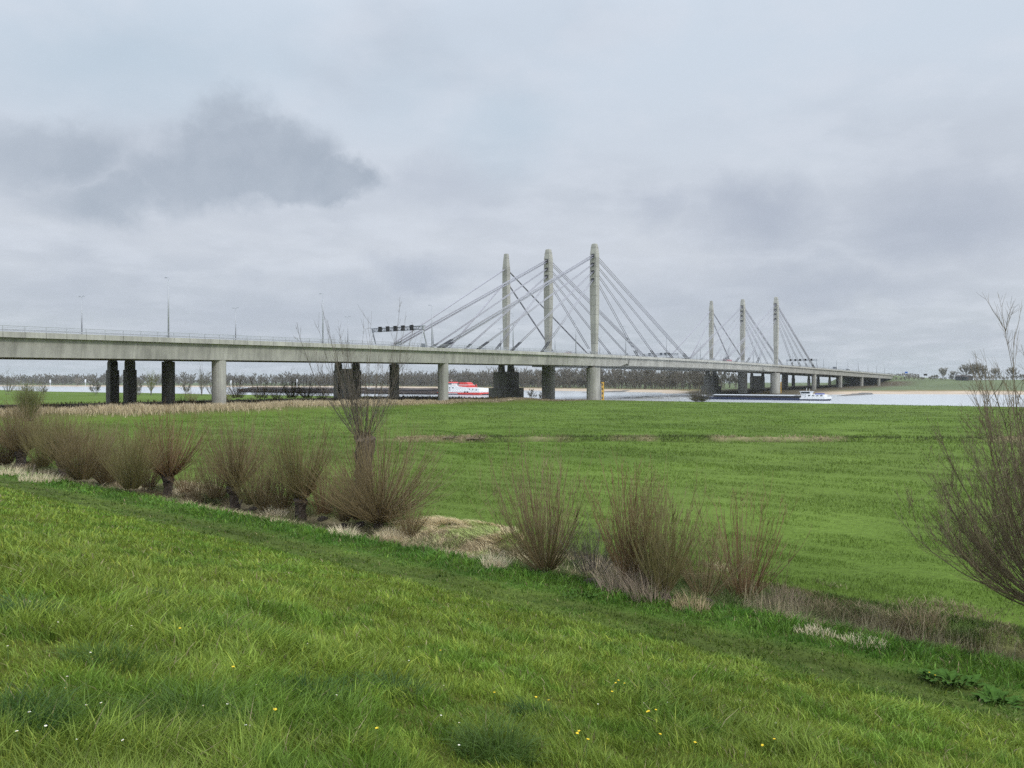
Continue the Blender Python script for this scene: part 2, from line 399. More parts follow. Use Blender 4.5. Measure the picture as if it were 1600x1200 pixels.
# meadow grass
x, y, r = wedge(520000, 27, 340)
u, D = UD(x, y); q = D - toe(u)
k = (q > 5.4) & (D < 295) & (u > -158); x, y, r = x[k], y[k], r[k]
u, D = UD(x, y); tus = ss(.34, .68, fbm(u / 4.5, D / 1.15, 71, 3))
k = rng.random(len(x)) < (.6 + .5 * tus); x, y, r, tus = x[k], y[k], r[k], tus[k]
h = (.035 + .17 * tus) * rng.uniform(.6, 1.3, len(x)) * np.clip(r / 60, 1, 1.5)
c = gcol(x, y) * rng.uniform(.85, 1.35, (len(x), 1)) * 1.12
o = blades('meadow_grass', x, y, h, .015 * np.clip(r / 27, 1, None) ** .9 * rng.uniform(.7, 1.4, len(x)), h * rng.uniform(.2, 1.2, len(x)), c, M['grass'])
kind(o, 'stuff', 'grazed green meadow grass on the flood plain')

# ditch vegetation along the willows
n = 260000
u = rng.uniform(-95, 24, n); qd = rng.uniform(-.6, 7.4, n)
x, y = XY(u, toe(u) + qd); r = np.hypot(x, y)
den = fbm(u / 3.0, qd / 1.6, 81, 2)
k = (rng.random(n) < ss(.33, .62, den) * np.clip(24 / r, .25, 1) * 1.15) & (y > 4)
x, y, r, u, qd = x[k], y[k], r[k], u[k], qd[k]
tall = ss(1.0, 2.6, qd) * ss(6.5, 4.5, qd)
h = (.16 + .55 * tall * fbm(x / 1.5, y / 1.5, 82) + .12 * rng.random(len(x))) * rng.uniform(.5, 1.3, len(x))
pale = np.array([.60, .50, .33]); br = np.array([.17, .13, .072]); gr = np.array([.085, .12, .032])
pm = ss(.44, .62, fbm(u / 4.0 + 30, qd / 2.0, 83, 2)) * ss(-2, -9, u) + .25 * ss(.5, .7, fbm(u / 3.0, qd / 1.2, 84, 2))
pm = np.clip(pm, 0, 1)[:, None]; gm = ss(.5, .62, fbm(u / 2.0 + 9, qd / 1.3, 85, 2))[:, None] * .8
c = (br * (1 - pm) + pale * pm); c = c * (1 - gm) + gr * gm
c = c * rng.uniform(.6, 1.35, (len(x), 1))
o = blades('ditch_grass', x, y, h, .011 * np.clip(r / 20, 1, None) * rng.uniform(.6, 1.5, len(x)), h * rng.uniform(.2, 1.5, len(x)), c, M['dry'])
kind(o, 'stuff', 'dry brown and pale grass filling the ditch under the willows')

n = 260000
u = rng.uniform(-22, 9, n); qd = rng.uniform(-.2, 6.4, n); x, y = XY(u, toe(u) + qd); r = np.hypot(x, y)
k = (y > 4) & (rng.random(n) < np.clip(16 / r, 0, 1) * (.35 + .65 * ss(.3, .55, fbm(u / 1.3, qd / .9, 86, 2)))); x, y, u, qd, r = x[k], y[k], u[k], qd[k], r[k]
mid = ss(.5, 1.8, qd) * ss(6.0, 4.2, qd)
h = (.14 + .75 * mid * fbm(x / .7, y / .7, 87, 2) ** 1.5) * rng.uniform(.4, 1.6, len(x))
gm = ss(.40, .56, fbm(u / 1.6, qd / 1.0, 88, 2))[:, None]; edge = (1 - mid)[:, None]
c = np.array([.130, .120, .055]) * (1 - gm) + np.array([.085, .125, .034]) * gm
c = c * (1 - .5 * edge) + np.where(gm > .5, np.array([.09, .15, .03]), np.array([.30, .25, .15])) * .5 * edge
c = c * rng.uniform(.35, 1.8, (len(x), 1))
o = blades('ditch_undergrowth', x, y, h, .013 * np.clip(r / 20, 1, None) * rng.uniform(.5, 1.5, len(x)), h * rng.uniform(.1, 1.3, len(x)), c, M['dry'])
kind(o, 'stuff', 'tangled brown undergrowth in the dark end of the ditch')

# rough grass along the meadow drain
n = 9000
x = rng.uniform(-16, 90, n); y = 104.5 - .025 * x + rng.normal(1.2, 1.1, n)
k = rng.random(n) < ss(.3, .6, fbm(x / 5, y / 2.5, 91, 2)); x, y = x[k], y[k]
pm = ss(.38, .6, fbm(x / 8, x * 0, 57))[:, None]
c = (np.array([.36, .30, .18]) * pm + np.array([.10, .13, .04]) * (1 - pm)) * rng.uniform(.6, 1.3, (len(x), 1))
h = rng.uniform(.15, .5, len(x))
o = blades('drain_grass', x, y, h, rng.uniform(.05, .12, len(x)), h * rng.uniform(.2, 1, len(x)), c, M['dry'])
kind(o, 'stuff', 'strip of rough straw grass along the drain across the meadow')

# reed fringe in front of the viaduct
n = 34000
D = rng.uniform(20, 292, n); edge = -163 - 8 * ss(130, 190, D) + 2.5 * (vn(D / 14, D * 0, 92) - .5)
u = edge + rng.normal(0, 1.25, n) * (1 - .5 * ss(140, 200, D))
x, y = XY(u, D)
h = (1.0 + 1.1 * fbm(x / 5, y / 5, 93, 2)) * rng.uniform(.55, 1.1, n) * (1 - .72 * ss(150, 215, D))
h = np.clip(h, .25, None)
c = (np.array([.62, .52, .35]) * (1 - .35 * ss(180, 240, D))[:, None]) * rng.uniform(.65, 1.2, (n, 1))
o = blades('reeds', x, y, h, rng.uniform(.06, .14, n), h * rng.uniform(.1, .5, n), c, M['dry'])
kind(o, 'stuff', 'fringe of straw coloured reeds in front of the viaduct piers')
# brown scrub under the viaduct
n = 16000
D = rng.uniform(20, 285, n); u = rng.uniform(-250, -166, n); x, y = XY(u, D)
k = rng.random(n) < ss(.35, .6, fbm(x / 9, y / 9, 94, 2)); x, y = x[k], y[k]; n = len(x)
h = rng.uniform(.3, 1.0, n)
c = np.array([.12, .095, .045]) * rng.uniform(.6, 1.4, (n, 1))
o = blades('scrub_undergrowth', x, y, h, rng.uniform(.08, .2, n), h * rng.uniform(.1, .8, n), c, M['dry'])
kind(o, 'stuff', 'low brown undergrowth in the shade beneath the viaduct')

# ------------------------------------------------------------------ the bridge (local x = along, y = across away from camera, z = above eye level)
BRZ = math.atan2(BT[1], BT[0])
def WP(t, s, z): p = P0 + BT * t + BS * s; return (float(p[0]), float(p[1]), float(z))
def dz(t): return float(deck(t)) - EYE
def gl(t, s): p = P0 + BT * t + BS * s; return gz(p[0], p[1]) - EYE
bridge = empty('cable_stayed_bridge', (P0[0], P0[1], EYE), BRZ)
tag(bridge, 'long concrete cable stayed road bridge with six pylons over the river', 'bridge')
T0, T1 = -330.0, 739.0
JOINTS = (32.5, 234.5)
def depths(t):
    c = min(t - JOINTS[0], JOINTS[1] - t)
    if c >= 0: return 4.6, 4.45, 4.6
    k = float(ss(-1.5, -9, c))
    d1 = 3.6 * (1 - k) + 4.95 * k
    return d1, 3.4, 3.8
ts = list(np.arange(T0, T1, 4.0)) + [T1] + [JOINTS[0] - 1, JOINTS[0] - .02, JOINTS[0] + .02, JOINTS[1] - .02, JOINTS[1] + .02, JOINTS[1] + 1, JOINTS[0] - 6, JOINTS[1] + 6]
ts = sorted(ts)
mb = MB(); rings = []
for t in ts:
    d1, d2, d3 = depths(t); z = dz(t)
    rings.append([(t, s, z + e) for s, e in ((-1.2, -.06), (57, -.06), (57, -1.1), (56.3, -d3), (42, -d3), (41, -d2), (22, -d2), (20.5, -d1), (-.35, -d1), (-.75, -1.05), (-1.2, -1.0))])
mb.loft(rings); mb.build('deck_girder', M['conc'], bridge)
for s0, s1, nm in ((-1.62, -1.2, 'parapet_beam'), (57.0, 57.42, 'parapet_beam')):
    mb = MB()
    for t in np.arange(T0, T1, 4.0):
        z0, z1 = dz(t), dz(t + 3.92)
        mb.loft([[(t, s0, z0 - 1.0), (t, s1, z0 - 1.0), (t, s1, z0 + .14), (t, s0, z0 + .14)], [(t + 3.92, s0, z1 - 1.0), (t + 3.92, s1, z1 - 1.0), (t + 3.92, s1, z1 + .14), (t + 3.92, s0, z1 + .14)]])
    mb.build(nm, M['conc_new'], bridge)
for s in (-1.42, 57.2):
    mb = MB()
    for t in np.arange(T0, T1 + 1, 4.0):
        z = dz(t) + .14; mb.box((t, s, z + .55), (.09, .09, 1.1))
    for e, r in ((1.14, .055), (.8, .03), (.48, .03)):
        tt = np.arange(T0, T1 + 1, 8.0)
        mb.loft([[(t, s + r * a, dz(t) + .14 + e + r * b_) for a, b_ in ((-1, -1), (1, -1), (1, 1), (-1, 1))] for t in tt])
    mb.build('railing', M['galv'], bridge)
def strip(name, s0, s1, e, mat, dash=None):
    V, Q = [], []
    tt = np.arange(T0, T1 + 1, 4.0)
    for i, t in enumerate(tt): V += [(t, s0, dz(t) + e), (t, s1, dz(t) + e)]
    for i in range(len(tt) - 1):
        if dash and i % 3: continue
        Q.append((2 * i, 2 * i + 2, 2 * i + 3, 2 * i + 1))
    return mk(name, V, quads=Q, mat=mat, parent=bridge)
for s0, s1 in ((1.8, 22.8), (27.0, 47.2)):
    rs = strip('road_surface', s0, s1, -.052, M['asphalt'])
    for s in (s0 + .6, s1 - .6): o = strip('edge_line', s, s + .2, -.047, M['line']); o.parent = rs
for s in (1.3, 23.3, 26.4, 47.8):
    mb = MB(); tt = np.arange(T0, T1 + 1, 8.0)
    mb.loft([[(t, s + a, dz(t) + b_) for a, b_ in ((-.04, .45), (.04, .45), (.04, .75), (-.04, .75))] for t in tt])
    for t in np.arange(T0 + 2, T1, 8.0): mb.box((t, s, dz(t) + .2), (.1, .06, .55))
    mb.build('crash_barrier', M['galv'], bridge)
for tj in JOINTS:
    sg = 1 if tj == JOINTS[0] else -1
    mb = MB(); z = dz(tj)
    mb.yprism([(tj - .12, z - 1.1), (tj + .12, z - 1.1), (tj + .12 - .35 * sg, z - 2.6), (tj + .05 - .45 * sg, z - 3.5), (tj - .2 - .45 * sg, z - 3.5), (tj - .12 - .35 * sg, z - 2.6)], -.80, -.62)
    mb.build('expansion_joint', M['black'], bridge)

def square(t, s, w, z, d=None):
    d = w if d is None else d
    return [(t - w / 2, s - d / 2, z), (t + w / 2, s - d / 2, z), (t + w / 2, s + d / 2, z), (t - w / 2, s + d / 2, z)]
LV = [56.5, 52.8, 49.4, 45.9]; LT = [106, 85.5, 64.5, 43.5]
LVF = [54.6, 48.0]; LTF = [86, 47]
def strand(mb, a, b, r, n=6): mb.tube(a, b, r, n=n)
for t0 in (0.0, 267.0):
    for row, s in enumerate((0.0, 24.8, 49.3)):
        zb = dz(t0) - .3
        mb = MB()
        if row < 2:
            prof = [(zb, 2.15), (18, 2.4), (25, 2.75), (36, 3.12), (47, 3.18), (58.1, 3.0)]
            mb.loft([square(t0, s, w_, z) for z, w_ in prof])
            py = mb.build('pylon', M['conc_pyl'], bridge)
            mb = MB(); mb.loft([square(t0, s, w_, z) for z, w_ in ((58.1, 2.93), (60.75, 2.42))]); mb.loft([square(t0, s, w_, z) for z, w_ in ((60.83, 2.38), (62.0, 1.98), (62.3, 1.6))])
            mb.loft([square(t0, s, 2.3, 60.74), square(t0, s, 2.3, 60.85)])
            mb.build('pylon_cap', M['conc_pyl'], py)
        else:
            mb.loft([square(t0, s, w_, z) for z, w_ in ((zb, 1.9), (18, 2.1), (27, 2.5), (38, 2.85), (55, 2.75), (55.05, 2.75), (62.5, 1.62))])
            py = mb.build('pylon', M['conc_pyl'], bridge)
        lv, lt = (LV, LT) if row < 2 else (LVF, LTF)
        for lev, (e, tl) in enumerate(zip(lv, lt)):
            for sg in (-1, 1):
                if row < 2:
                    mb = MB(); hh = 1.5 if lev == 0 else 1.0
                    mb.loft([[(t0 + sg * 1.4, s - .75, e + .2 - hh * .6), (t0 + sg * 1.4, s + .75, e + .2 - hh * .6), (t0 + sg * 1.4, s + .75, e + .2 + hh * .6), (t0 + sg * 1.4, s - .75, e + .2 + hh * .6)],
                             [(t0 + sg * 2.05, s - .75, e - .15 - hh * .55), (t0 + sg * 2.05, s + .75, e - .15 - hh * .55), (t0 + sg * 1.85, s + .75, e + .25 + hh * .4), (t0 + sg * 1.85, s - .75, e + .25 + hh * .4)]])
                    mb.build('cable_anchor', M['black'], py)
                a = np.array([t0 + sg * 1.7, s, e]); t_ = t0 + sg * tl; b_ = np.array([t_, s, dz(t_) - .2])
                if row < 2: offs = [(-.45, .5), (.45, .5), (-.45, -.5), (.45, -.5)] if lev == 0 else [(-.45, 0), (.45, 0)]; r = .15
                else: offs = [(-.28, 0), (.28, 0)]; r = .22
                mb = MB(); sl = MB()
                for os_, oz in offs:
                    o_ = np.array([0, os_, oz]); d = b_ - a; L = np.linalg.norm(d)
                    strand(mb, a + o_, b_ + o_ - d / L * (7.5 if row < 2 else 4), r)
                    f_ = (7.5 if row < 2 else 4) if (sg < 0 or lev < 3) else 5
                    strand(sl, b_ + o_ - d / L * f_, b_ + o_, r * 1.6)
                cb = mb.build('stay_cable', M['cable'], bridge, smooth=True)
                sl.build('cable_sleeve', M['black'] if row < 2 else M['cable'], cb, smooth=True)

def oval(t, s, wt, ws, z, n=20):
    return [(t + wt / 2 * math.copysign(abs(math.cos(a)) ** .75, math.cos(a)), s + ws / 2 * math.copysign(abs(math.sin(a)) ** .75, math.sin(a)), z) for a in np.linspace(0, 2 * math.pi, n, endpoint=False)]
def soffit(t, s):
    d1, d2, d3 = depths(t)
    return dz(t) - (d1 if s < 15 else d2 if s < 41.5 else d3)
def add_pier(rings_list, mat, cap=None):
    mb = MB()
    for r in rings_list: mb.loft(r)
    p = mb.build('pier', mat, bridge)
    if cap:
        mb = MB()
        for r in cap: mb.loft(r)
        mb.build('pier_bearing', M['conc_dark'], p)
for t in (-276, -188.2, -102, 377, 470.5, 564, 654.5):
    z0 = gl(t, 2) - 1.5; zt = soffit(t, 3)
    add_pier([[oval(t, 1.5, 3.0, 3.6, z0), oval(t, 1.5, 3.0, 3.6, zt + .02)]], M['conc'])
    for s in (24.8,):
        z0 = gl(t, s) - 1.5; zt = soffit(t, s); b_ = zt - 1.6
        add_pier([[oval(t, s, 2.9, 3.5, z0), oval(t, s, 2.9, 3.5, b_)]], M['conc_dark'], [[oval(t, s, 1.9, 2.2, b_), oval(t, s, 1.9, 2.2, zt + .02)]])
    z0 = gl(t, 49) - 1.5; zt = soffit(t, 49)
    for s in (44.8, 54.6):
        add_pier([[square(t, s, 2.6, z0), square(t, s, 2.6, zt - 3.2)]], M['conc_dark'], [[square(t, s, 2.1, zt - 3.2), square(t, s, 2.1, zt - 1.0), square(t, s, 1.5, zt + .02)]])
    if t in (-102, 377):
        add_pier([[[(t - .6, 46.1, z0), (t + .6, 46.1, z0), (t + .6, 53.3, z0), (t - .6, 53.3, z0)], [(t - .6, 46.1, zt - 2.6), (t + .6, 46.1, zt - 2.6), (t + .6, 53.3, zt - 2.6), (t - .6, 53.3, zt - 2.6)]]], M['conc_dark'])
for t in (0.0, 267.0):
    R = 5.7 if t == 0 else 6.5
    for s in (0.6, 24.8):
        zt = soffit(t, s)
        b_ = zt - (.9 if s < 5 else 1.5)
        add_pier([[oval(t, s, R, R, -11), oval(t, s, R, R, b_)]], M['conc'], [[oval(t, s + .9, 3, 3, b_), oval(t, s + .9, 3, 3, zt + .02)]])
    zt = soffit(t, 49)
    add_pier([[square(t, 49.3, 14.6, -11, 10.6), square(t, 49.3, 14.6, -2.8, 10.6)], [square(t, 49.3, 10.8, -2.8, 7.6), square(t, 49.3, 10.8, 4.9, 7.6)]], M['conc_dark'],
             [[square(t, s, 2.6, 4.9), square(t, s, 2.2, zt + .02)] for s in (46.6, 52.2)])
mb = MB()
for s0, s1 in ((-.6, 56.4),):
    z = dz(T1)
    mb.yprism([(T1 - .3, z - 1.0), (T1 + 3, z - 1.0), (T1 + 3, z - 9), (T1 - 1.8, z - 9), (T1 - 1.2, z - 4.9), (T1 - .3, z - 4.9)], s0, s1)
mb.build('abutment', M['conc'], bridge)

# gauge boards on the two river piers
for t, lab in ((0.0, 'yellow gauge board with black squares on the pier at the near river bank'), (267.0, 'yellow gauge board with black squares on the pier below the farther pylons')):
    rt = empty('gauge_board', WP(t + 2.6, -2.75, EYE - 8.2), BRZ); tag(rt, lab, 'sign')
    mb = MB(); mb.box((0, 0, 4.1), (2.2, .12, 8.2)); mb.build('board', M['yellow'], rt)
    for i in range(4):
        mb = MB(); mb.box((-.55 if i % 2 else -.5, -.075, 1.1 + 2.0 * i), (.9, .04, .95)); mb.build('black_square', M['signblack'], rt)
    mb = MB(); mb.box((-1.3, .3, 4), (.5, .3, 7)); mb.build('bracket', M['galv'], rt)

# ------------------------------------------------------------------ lamp posts
ORD = 'first second third fourth fifth sixth seventh eighth ninth tenth eleventh twelfth thirteenth fourteenth fifteenth sixteenth seventeenth eighteenth nineteenth twentieth twenty-first'.split()
def lamp(double, hgt):
    r = empty('lamp_post', (0, 0, 0), BRZ)
    mb = MB(); mb.tube((0, 0, 0), (0, 0, hgt), .20, .13, 8); mb.build('pole', M['galv'], r, smooth=True)
    mb = MB(); mb.tube((0, 0, 0), (0, 0, 1.4), .19, .17, 8); mb.build('pole_base', M['galv'], r, smooth=True)
    for sg in ((1, -1) if double else (1,)):
        mb = MB(); mb.tube((0, 0, hgt - .08), (0, sg * .75, hgt + .05), .05, .045, 6); a = mb.build('lamp_arm', M['galv'], r)
        mb = MB(); mb.loft([[(x_, sg * y_, hgt + z_) for x_, z_ in ((-w_, -.02), (w_, -.02), (w_ * .7, t_), (-w_ * .7, t_))] for y_, w_, t_ in ((.7, .10, .10), (.95, .17, .17), (1.5, .15, .12), (1.65, .06, .05))])
        mb.build('lamp_head', M['galv'], a)
    return r
single = lamp(False, 14.6); dbl = lamp(True, 12.2)
n_ = 0
for k in range(20):
    t = -202 + 46.8 * k
    if t > 735: break
    o = single if n_ == 0 else copy_tree(single); o.location = WP(t, .9, float(deck(t)) - .06)
    tag(o, 'slim tall single-arm lamp post, %s along the near edge of the bridge' % ORD[n_], 'street lamp', 'single-arm lamp posts along the near bridge edge'); n_ += 1
n_ = 0
for k in range(21):
    t = -205 + 46.0 * k
    if t > 735: break
    o = dbl if n_ == 0 else copy_tree(dbl); o.location = WP(t, 37.1, float(deck(t)) - .04)
    tag(o, 'shorter twin-headed lamp post, %s along the bridge between its far lanes' % ORD[n_], 'street lamp', 'twin-headed lamp posts in the row between the far lanes'); n_ += 1

# ------------------------------------------------------------------ sign gantries
def gantry(t, s0, s1, top, label, signs, mat_sign):
    r = empty('sign_gantry', WP(t, s0, float(deck(t))), BRZ); tag(r, label, 'gantry', 'sign gantries over the bridge lanes')
    W_ = s1 - s0; H = top - float(deck(t))
    for s in (0, W_):
        for sg in (-1, 1):
            mb = MB(); mb.tube((sg * 2.0, s, -.1), (-sg * .55, s, H + .1), .25, .2, 6); mb.build('leg', M['galv'], r)
    mb = MB()
    for x_, z_ in ((-.5, H), (.5, H), (0, H - 1.15)):
        mb.tube((x_, -.5, z_), (x_, W_ + .5, z_), .18, n=6)
    nseg = int(W_ / 1.5)
    for i in range(nseg):
        a, b_ = W_ * i / nseg, W_ * (i + .5) / nseg; c_ = W_ * (i + 1) / nseg
        for x_ in (-.5, .5):
            mb.tube((x_, a, H), (0, b_, H - 1.15), .085, n=4); mb.tube((0, b_, H - 1.15), (x_, c_, H), .085, n=4)
        mb.tube((-.5, a, H), (.5, c_, H), .04, n=4)
    mb.build('truss_beam', M['galv'], r)
    for s in signs:
        mb = MB(); mb.box((-.75, s, H - .55), (.35, 1.5, 1.75)); ms = mb.build('matrix_sign', mat_sign, r)
        mb = MB(); mb.box((-.95, s, H + .36), (.5, 1.6, .06)); mb.build('sign_hood', M['signblack'], ms)
    return r
gantry(-113, .6, 24.3, EYE + 18.7, 'truss gantry with five black signs over the near end of the bridge', [4.6, 8.6, 12.2, 15.8, 19.4], M['signblack'])
gantry(382, .6, 25.4, EYE + 19.6, 'truss gantry with five black signs beyond the farther pylons', [4.0, 9.0, 13.5, 17.5, 21.5], M['signblack'])
gantry(150, 25.6, 50, EYE + 18.2, 'gantry with pale signs between the two groups of pylons', [8, 11, 19], M['carblue'])
r = empty('control_cabinet', WP(-113.5, .4, float(deck(-113.5)) - .05), BRZ); tag(r, 'grey control cabinet at the foot of the near gantry', 'cabinet')
mb = MB(); mb.box((0, 0, .75), (1.9, .6, 1.5)); cb = mb.build('cabinet_body', M['galv'], r)
mb = MB(); mb.box((0, 0, 1.53), (2.0, .7, .06)); mb.build('cabinet_lid', M['galv'], r)
mb = MB(); mb.box((-.45, -.32, .75), (.85, .03, 1.3)); mb.box((.45, -.32, .75), (.85, .03, 1.3)); mb.build('cabinet_door', M['carblue'], r)

# ------------------------------------------------------------------ vehicles on the bridge
def wheels(r, xs, hw, rad=.36):
    for x_ in xs:
        for sg in (-1, 1):
            mb = MB(); mb.tube((x_, sg * hw - .13 * 1, rad), (x_, sg * hw + .13, rad), rad, n=14); wh = mb.build('wheel', M['rubber'], r)
            mb = MB(); mb.tube((x_, sg * (hw + .14) - .01, rad), (x_, sg * (hw + .14) + .01, rad), rad * .55, n=10); mb.build('rim', M['galv'], wh)
def car(t, s, mat, label, flip=False):
    r = empty('parked_car'.replace('parked_', 'passing_'), WP(t, s, float(deck(t)) - .05), BRZ + (math.pi if flip else 0)); tag(r, label, 'car', 'cars on the bridge')
    mb = MB()
    prof = [(-2.15, .35), (2.1, .35), (2.15, .6), (2.0, .85), (1.1, .98), (-1.75, 1.0), (-2.15, .9)]
    mb.yprism(prof, -.86, .86); body = mb.build('body', mat, r)
    mb = MB(); mb.loft([[(x_, y_, 1.0) for x_, y_ in ((-1.9, -.8), (1.15, -.8), (1.15, .8), (-1.9, .8))], [(x_, y_, 1.48) for x_, y_ in ((-1.35, -.62), (.35, -.62), (.35, .62), (-1.35, .62))]]); mb.build('window', M['glass'], r)
    mb = MB(); mb.box((-.5, 0, 1.495), (1.75, 1.26, .05)); mb.build('roof', mat, r)
    wheels(r, (-1.35, 1.35), .78)
    for sg in (-1, 1):
        mb = MB(); mb.box((2.13, sg * .62, .68), (.06, .35, .14)); mb.build('headlight', M['white'], r)
    return r
def truck(t, s, mat, label, length=12.5, h=3.9, flip=False):
    r = empty('lorry', WP(t, s, float(deck(t)) - .05), BRZ + (math.pi if flip else 0)); tag(r, label, 'lorry', 'lorries on the bridge')
    mb = MB(); mb.loft([[(x_, y_, z_) for x_, y_ in ((-length / 2, -1.27), (length / 2, -1.27), (length / 2, 1.27), (-length / 2, 1.27))] for z_ in (1.15, h)]); mb.build('trailer_box', mat, r)
    mb = MB(); mb.box((-length / 2 + 1.5, 0, .95), (2.0, 2.3, .3)); mb.box((1, 0, .95), (length - 2, 1.2, .25)); mb.build('chassis', M['rubber'], r)
    c0 = length / 2 + .5
    mb = MB(); mb.yprism([(c0, .6), (c0 + 2.3, .6), (c0 + 2.3, 1.6), (c0 + 2.1, 3.0), (c0 + .6, 3.6), (c0, 3.4)], -1.2, 1.2); cab = mb.build('cab', M['white'], r)
    mb = MB(); mb.loft([[(c0 + 2.32, -1.05, 1.75), (c0 + 2.32, 1.05, 1.75), (c0 + 2.16, 1.0, 2.8), (c0 + 2.16, -1.0, 2.8)], [(c0 + 2.28, -1.05, 1.75), (c0 + 2.28, 1.05, 1.75), (c0 + 2.1, 1.0, 2.8), (c0 + 2.1, -1.0, 2.8)]]); mb.build('windscreen', M['glass'], cab)
    wheels(r, (-length / 2 + 1, -length / 2 + 2.3, length / 2 - 1.5, c0 + 1.4), 1.1, .5)
    return r
truck(257, 33, M['pink'], 'lorry with pinkish red box beneath the farther pylons', 12.5, 4.3)
truck(470, 6, M['carblue'], 'dark grey lorry on the far end of the bridge, beyond the farther gantry', 7, 3.4)
truck(532, 8, M['carblue'], 'smaller grey lorry near the far end of the bridge', 6, 3.0)
car(574, 5, M['carblue'], 'dark grey car ahead of the lorries near the far bridge end')
car(600, 5, M['carwhite'], 'white car near the far end of the bridge')
car(-22, 13, M['carwhite'], 'white car roof passing between the nearer pylons', True)
car(-8, 9, M['carred'], 'dark red car beside the tallest pylon', True)
car(500, 5, M['carwhite'], 'pale car between the two grey lorries')

# ------------------------------------------------------------------ ships
def ship_frame(px, py, ang):
    z = F * 9.0 / (py - HOR); return ((px - 800) / F * z, z, 1.0), ang
def hull_mb(secs):
    """secs: (x, half beam, z bottom, z top)"""
    mb = MB(); mb.loft([[(x_, -b_ * .8, z0), (x_, -b_, z0 + .5 * (z1 - z0)), (x_, -b_, z1), (x_, b_, z1), (x_, b_, z0 + .5 * (z1 - z0)), (x_, b_ * .8, z0)] for x_, b_, z0, z1 in secs]); return mb
RIV = math.atan2(.585, -.811)   # upstream, away to the far bank bend
# --- cargo ship (x forward)
loc, _ = ship_frame(1297, 626, 0)
cg = empty('cargo_ship', loc, RIV); tag(cg, 'long low inland cargo ship, dark blue hull and white wheelhouse at the stern', 'ship')
hull_mb([(0, 2.6, .3, 1.9), (1.5, 4.0, -.8, 1.75), (8, 4.7, -.8, 1.45), (14, 4.7, -.8, 1.25), (58, 4.7, -.8, 1.25), (64, 3.9, -.8, 1.7), (68, 1.7, -.6, 2.1), (70, .4, .2, 2.3)]).build('hull', M['navy'], cg)
mb = MB(); mb.loft([[(x_, -b_ - .04, z0), (x_, -b_ - .04, z1), (x_, b_ + .04, z1), (x_, b_ + .04, z0)] for x_, b_, z0, z1 in ((-.05, 2.6, 1.0, 2.35), (1.5, 4.0, .85, 2.2), (8, 4.7, .8, 1.9), (13, 4.7, .8, 1.6))]); mb.build('stern_bulwark', M['white'], cg)
mb = MB(); mb.box((35.5, 0, 1.85), (43, 8.2, 1.3)); co = mb.build('hold_coaming', M['hullblack'], cg)
mb = MB()
for i in range(9): mb.loft([[(16.2 + i * 4.6, y_, z_) for y_, z_ in ((-4.0, 2.5), (4.0, 2.5), (4.0, 2.75), (0, 3.05), (-4.0, 2.75))], [(20.6 + i * 4.6, y_, z_) for y_, z_ in ((-4.0, 2.5), (4.0, 2.5), (4.0, 2.75), (0, 3.05), (-4.0, 2.75))]])
mb.build('hatch_cover', M['hatch'], cg)
mb = MB(); mb.box((6.2, 0, 2.6), (8.2, 7.0, 1.7)); dh = mb.build('deckhouse', M['white'], cg)
mb = MB()
for i in range(4): mb.box((3.2 + 1.9 * i, 3.52, 2.8), (1.0, .06, .6)); mb.box((3.2 + 1.9 * i, -3.52, 2.8), (1.0, .06, .6))
mb.build('window', M['glass'], dh)
mb = MB(); mb.loft([[(x_, y_, 3.45) for x_, y_ in ((8.6, -2.3), (13.2, -2.3), (13.2, 2.3), (8.6, 2.3))], [(x_, y_, 5.1) for x_, y_ in ((8.3, -2.3), (13.6, -2.4), (13.6, 2.4), (8.3, 2.3))]]); mb.box((11, 0, 2.6), (4, 4.4, 1.9)); wh = mb.build('wheelhouse', M['white'], cg)
mb = MB(); mb.box((10.95, 2.40, 4.45), (4.2, .08, .8)); mb.box((10.95, -2.40, 4.45), (4.2, .08, .8)); mb.box((13.5, 0, 4.45), (.14, 4.2, .8)); mb.build('window', M['glass'], wh)
mb = MB(); mb.box((10.9, 0, 5.16), (6.0, 5.2, .14)); mb.build('wheelhouse_roof', M['white'], wh)
mb = MB(); mb.tube((11, 0, 5.2), (11, 0, 7.2), .07); mb.tube((11, -1.1, 6.4), (11, 1.1, 6.4), .05); mb.tube((9.3, 1.2, 5.2), (9.3, 1.2, 6.8), .04); mb.build('mast', M['white'], cg)
mb = MB(); mb.loft([[(x_, y_, 3.46) for x_, y_ in ((2.9, -2.2), (6.6, -2.2), (6.6, 2.2), (2.9, 2.2))], [(x_, y_, 4.05) for x_, y_ in ((3.1, -2.0), (6.4, -2.0), (6.4, 2.0), (3.1, 2.0))]]); mb.build('blue_cover', M['bluecover'], cg)
mb = MB()
for x_ in np.arange(.4, 8, 1.4):
    for sg in (-1, 1): mb.tube((x_, sg * min(2.5 + x_ * .5, 4.4), 2.1), (x_, sg * min(2.5 + x_ * .5, 4.4), 3.0), .04, n=4)
mb.tube((.4, 2.7, 3.0), (8, 4.4, 3.0), .04, n=4); mb.tube((.4, -2.7, 3.0), (8, -4.4, 3.0), .04, n=4); mb.build('railing', M['white'], cg)
mb = MB(); mb.tube((66.5, 0, 2.0), (66.5, 0, 5.5), .08); mb.box((64, 0, 2.2), (2, 3, .8)); mb.build('bow_winch', M['white'], cg)

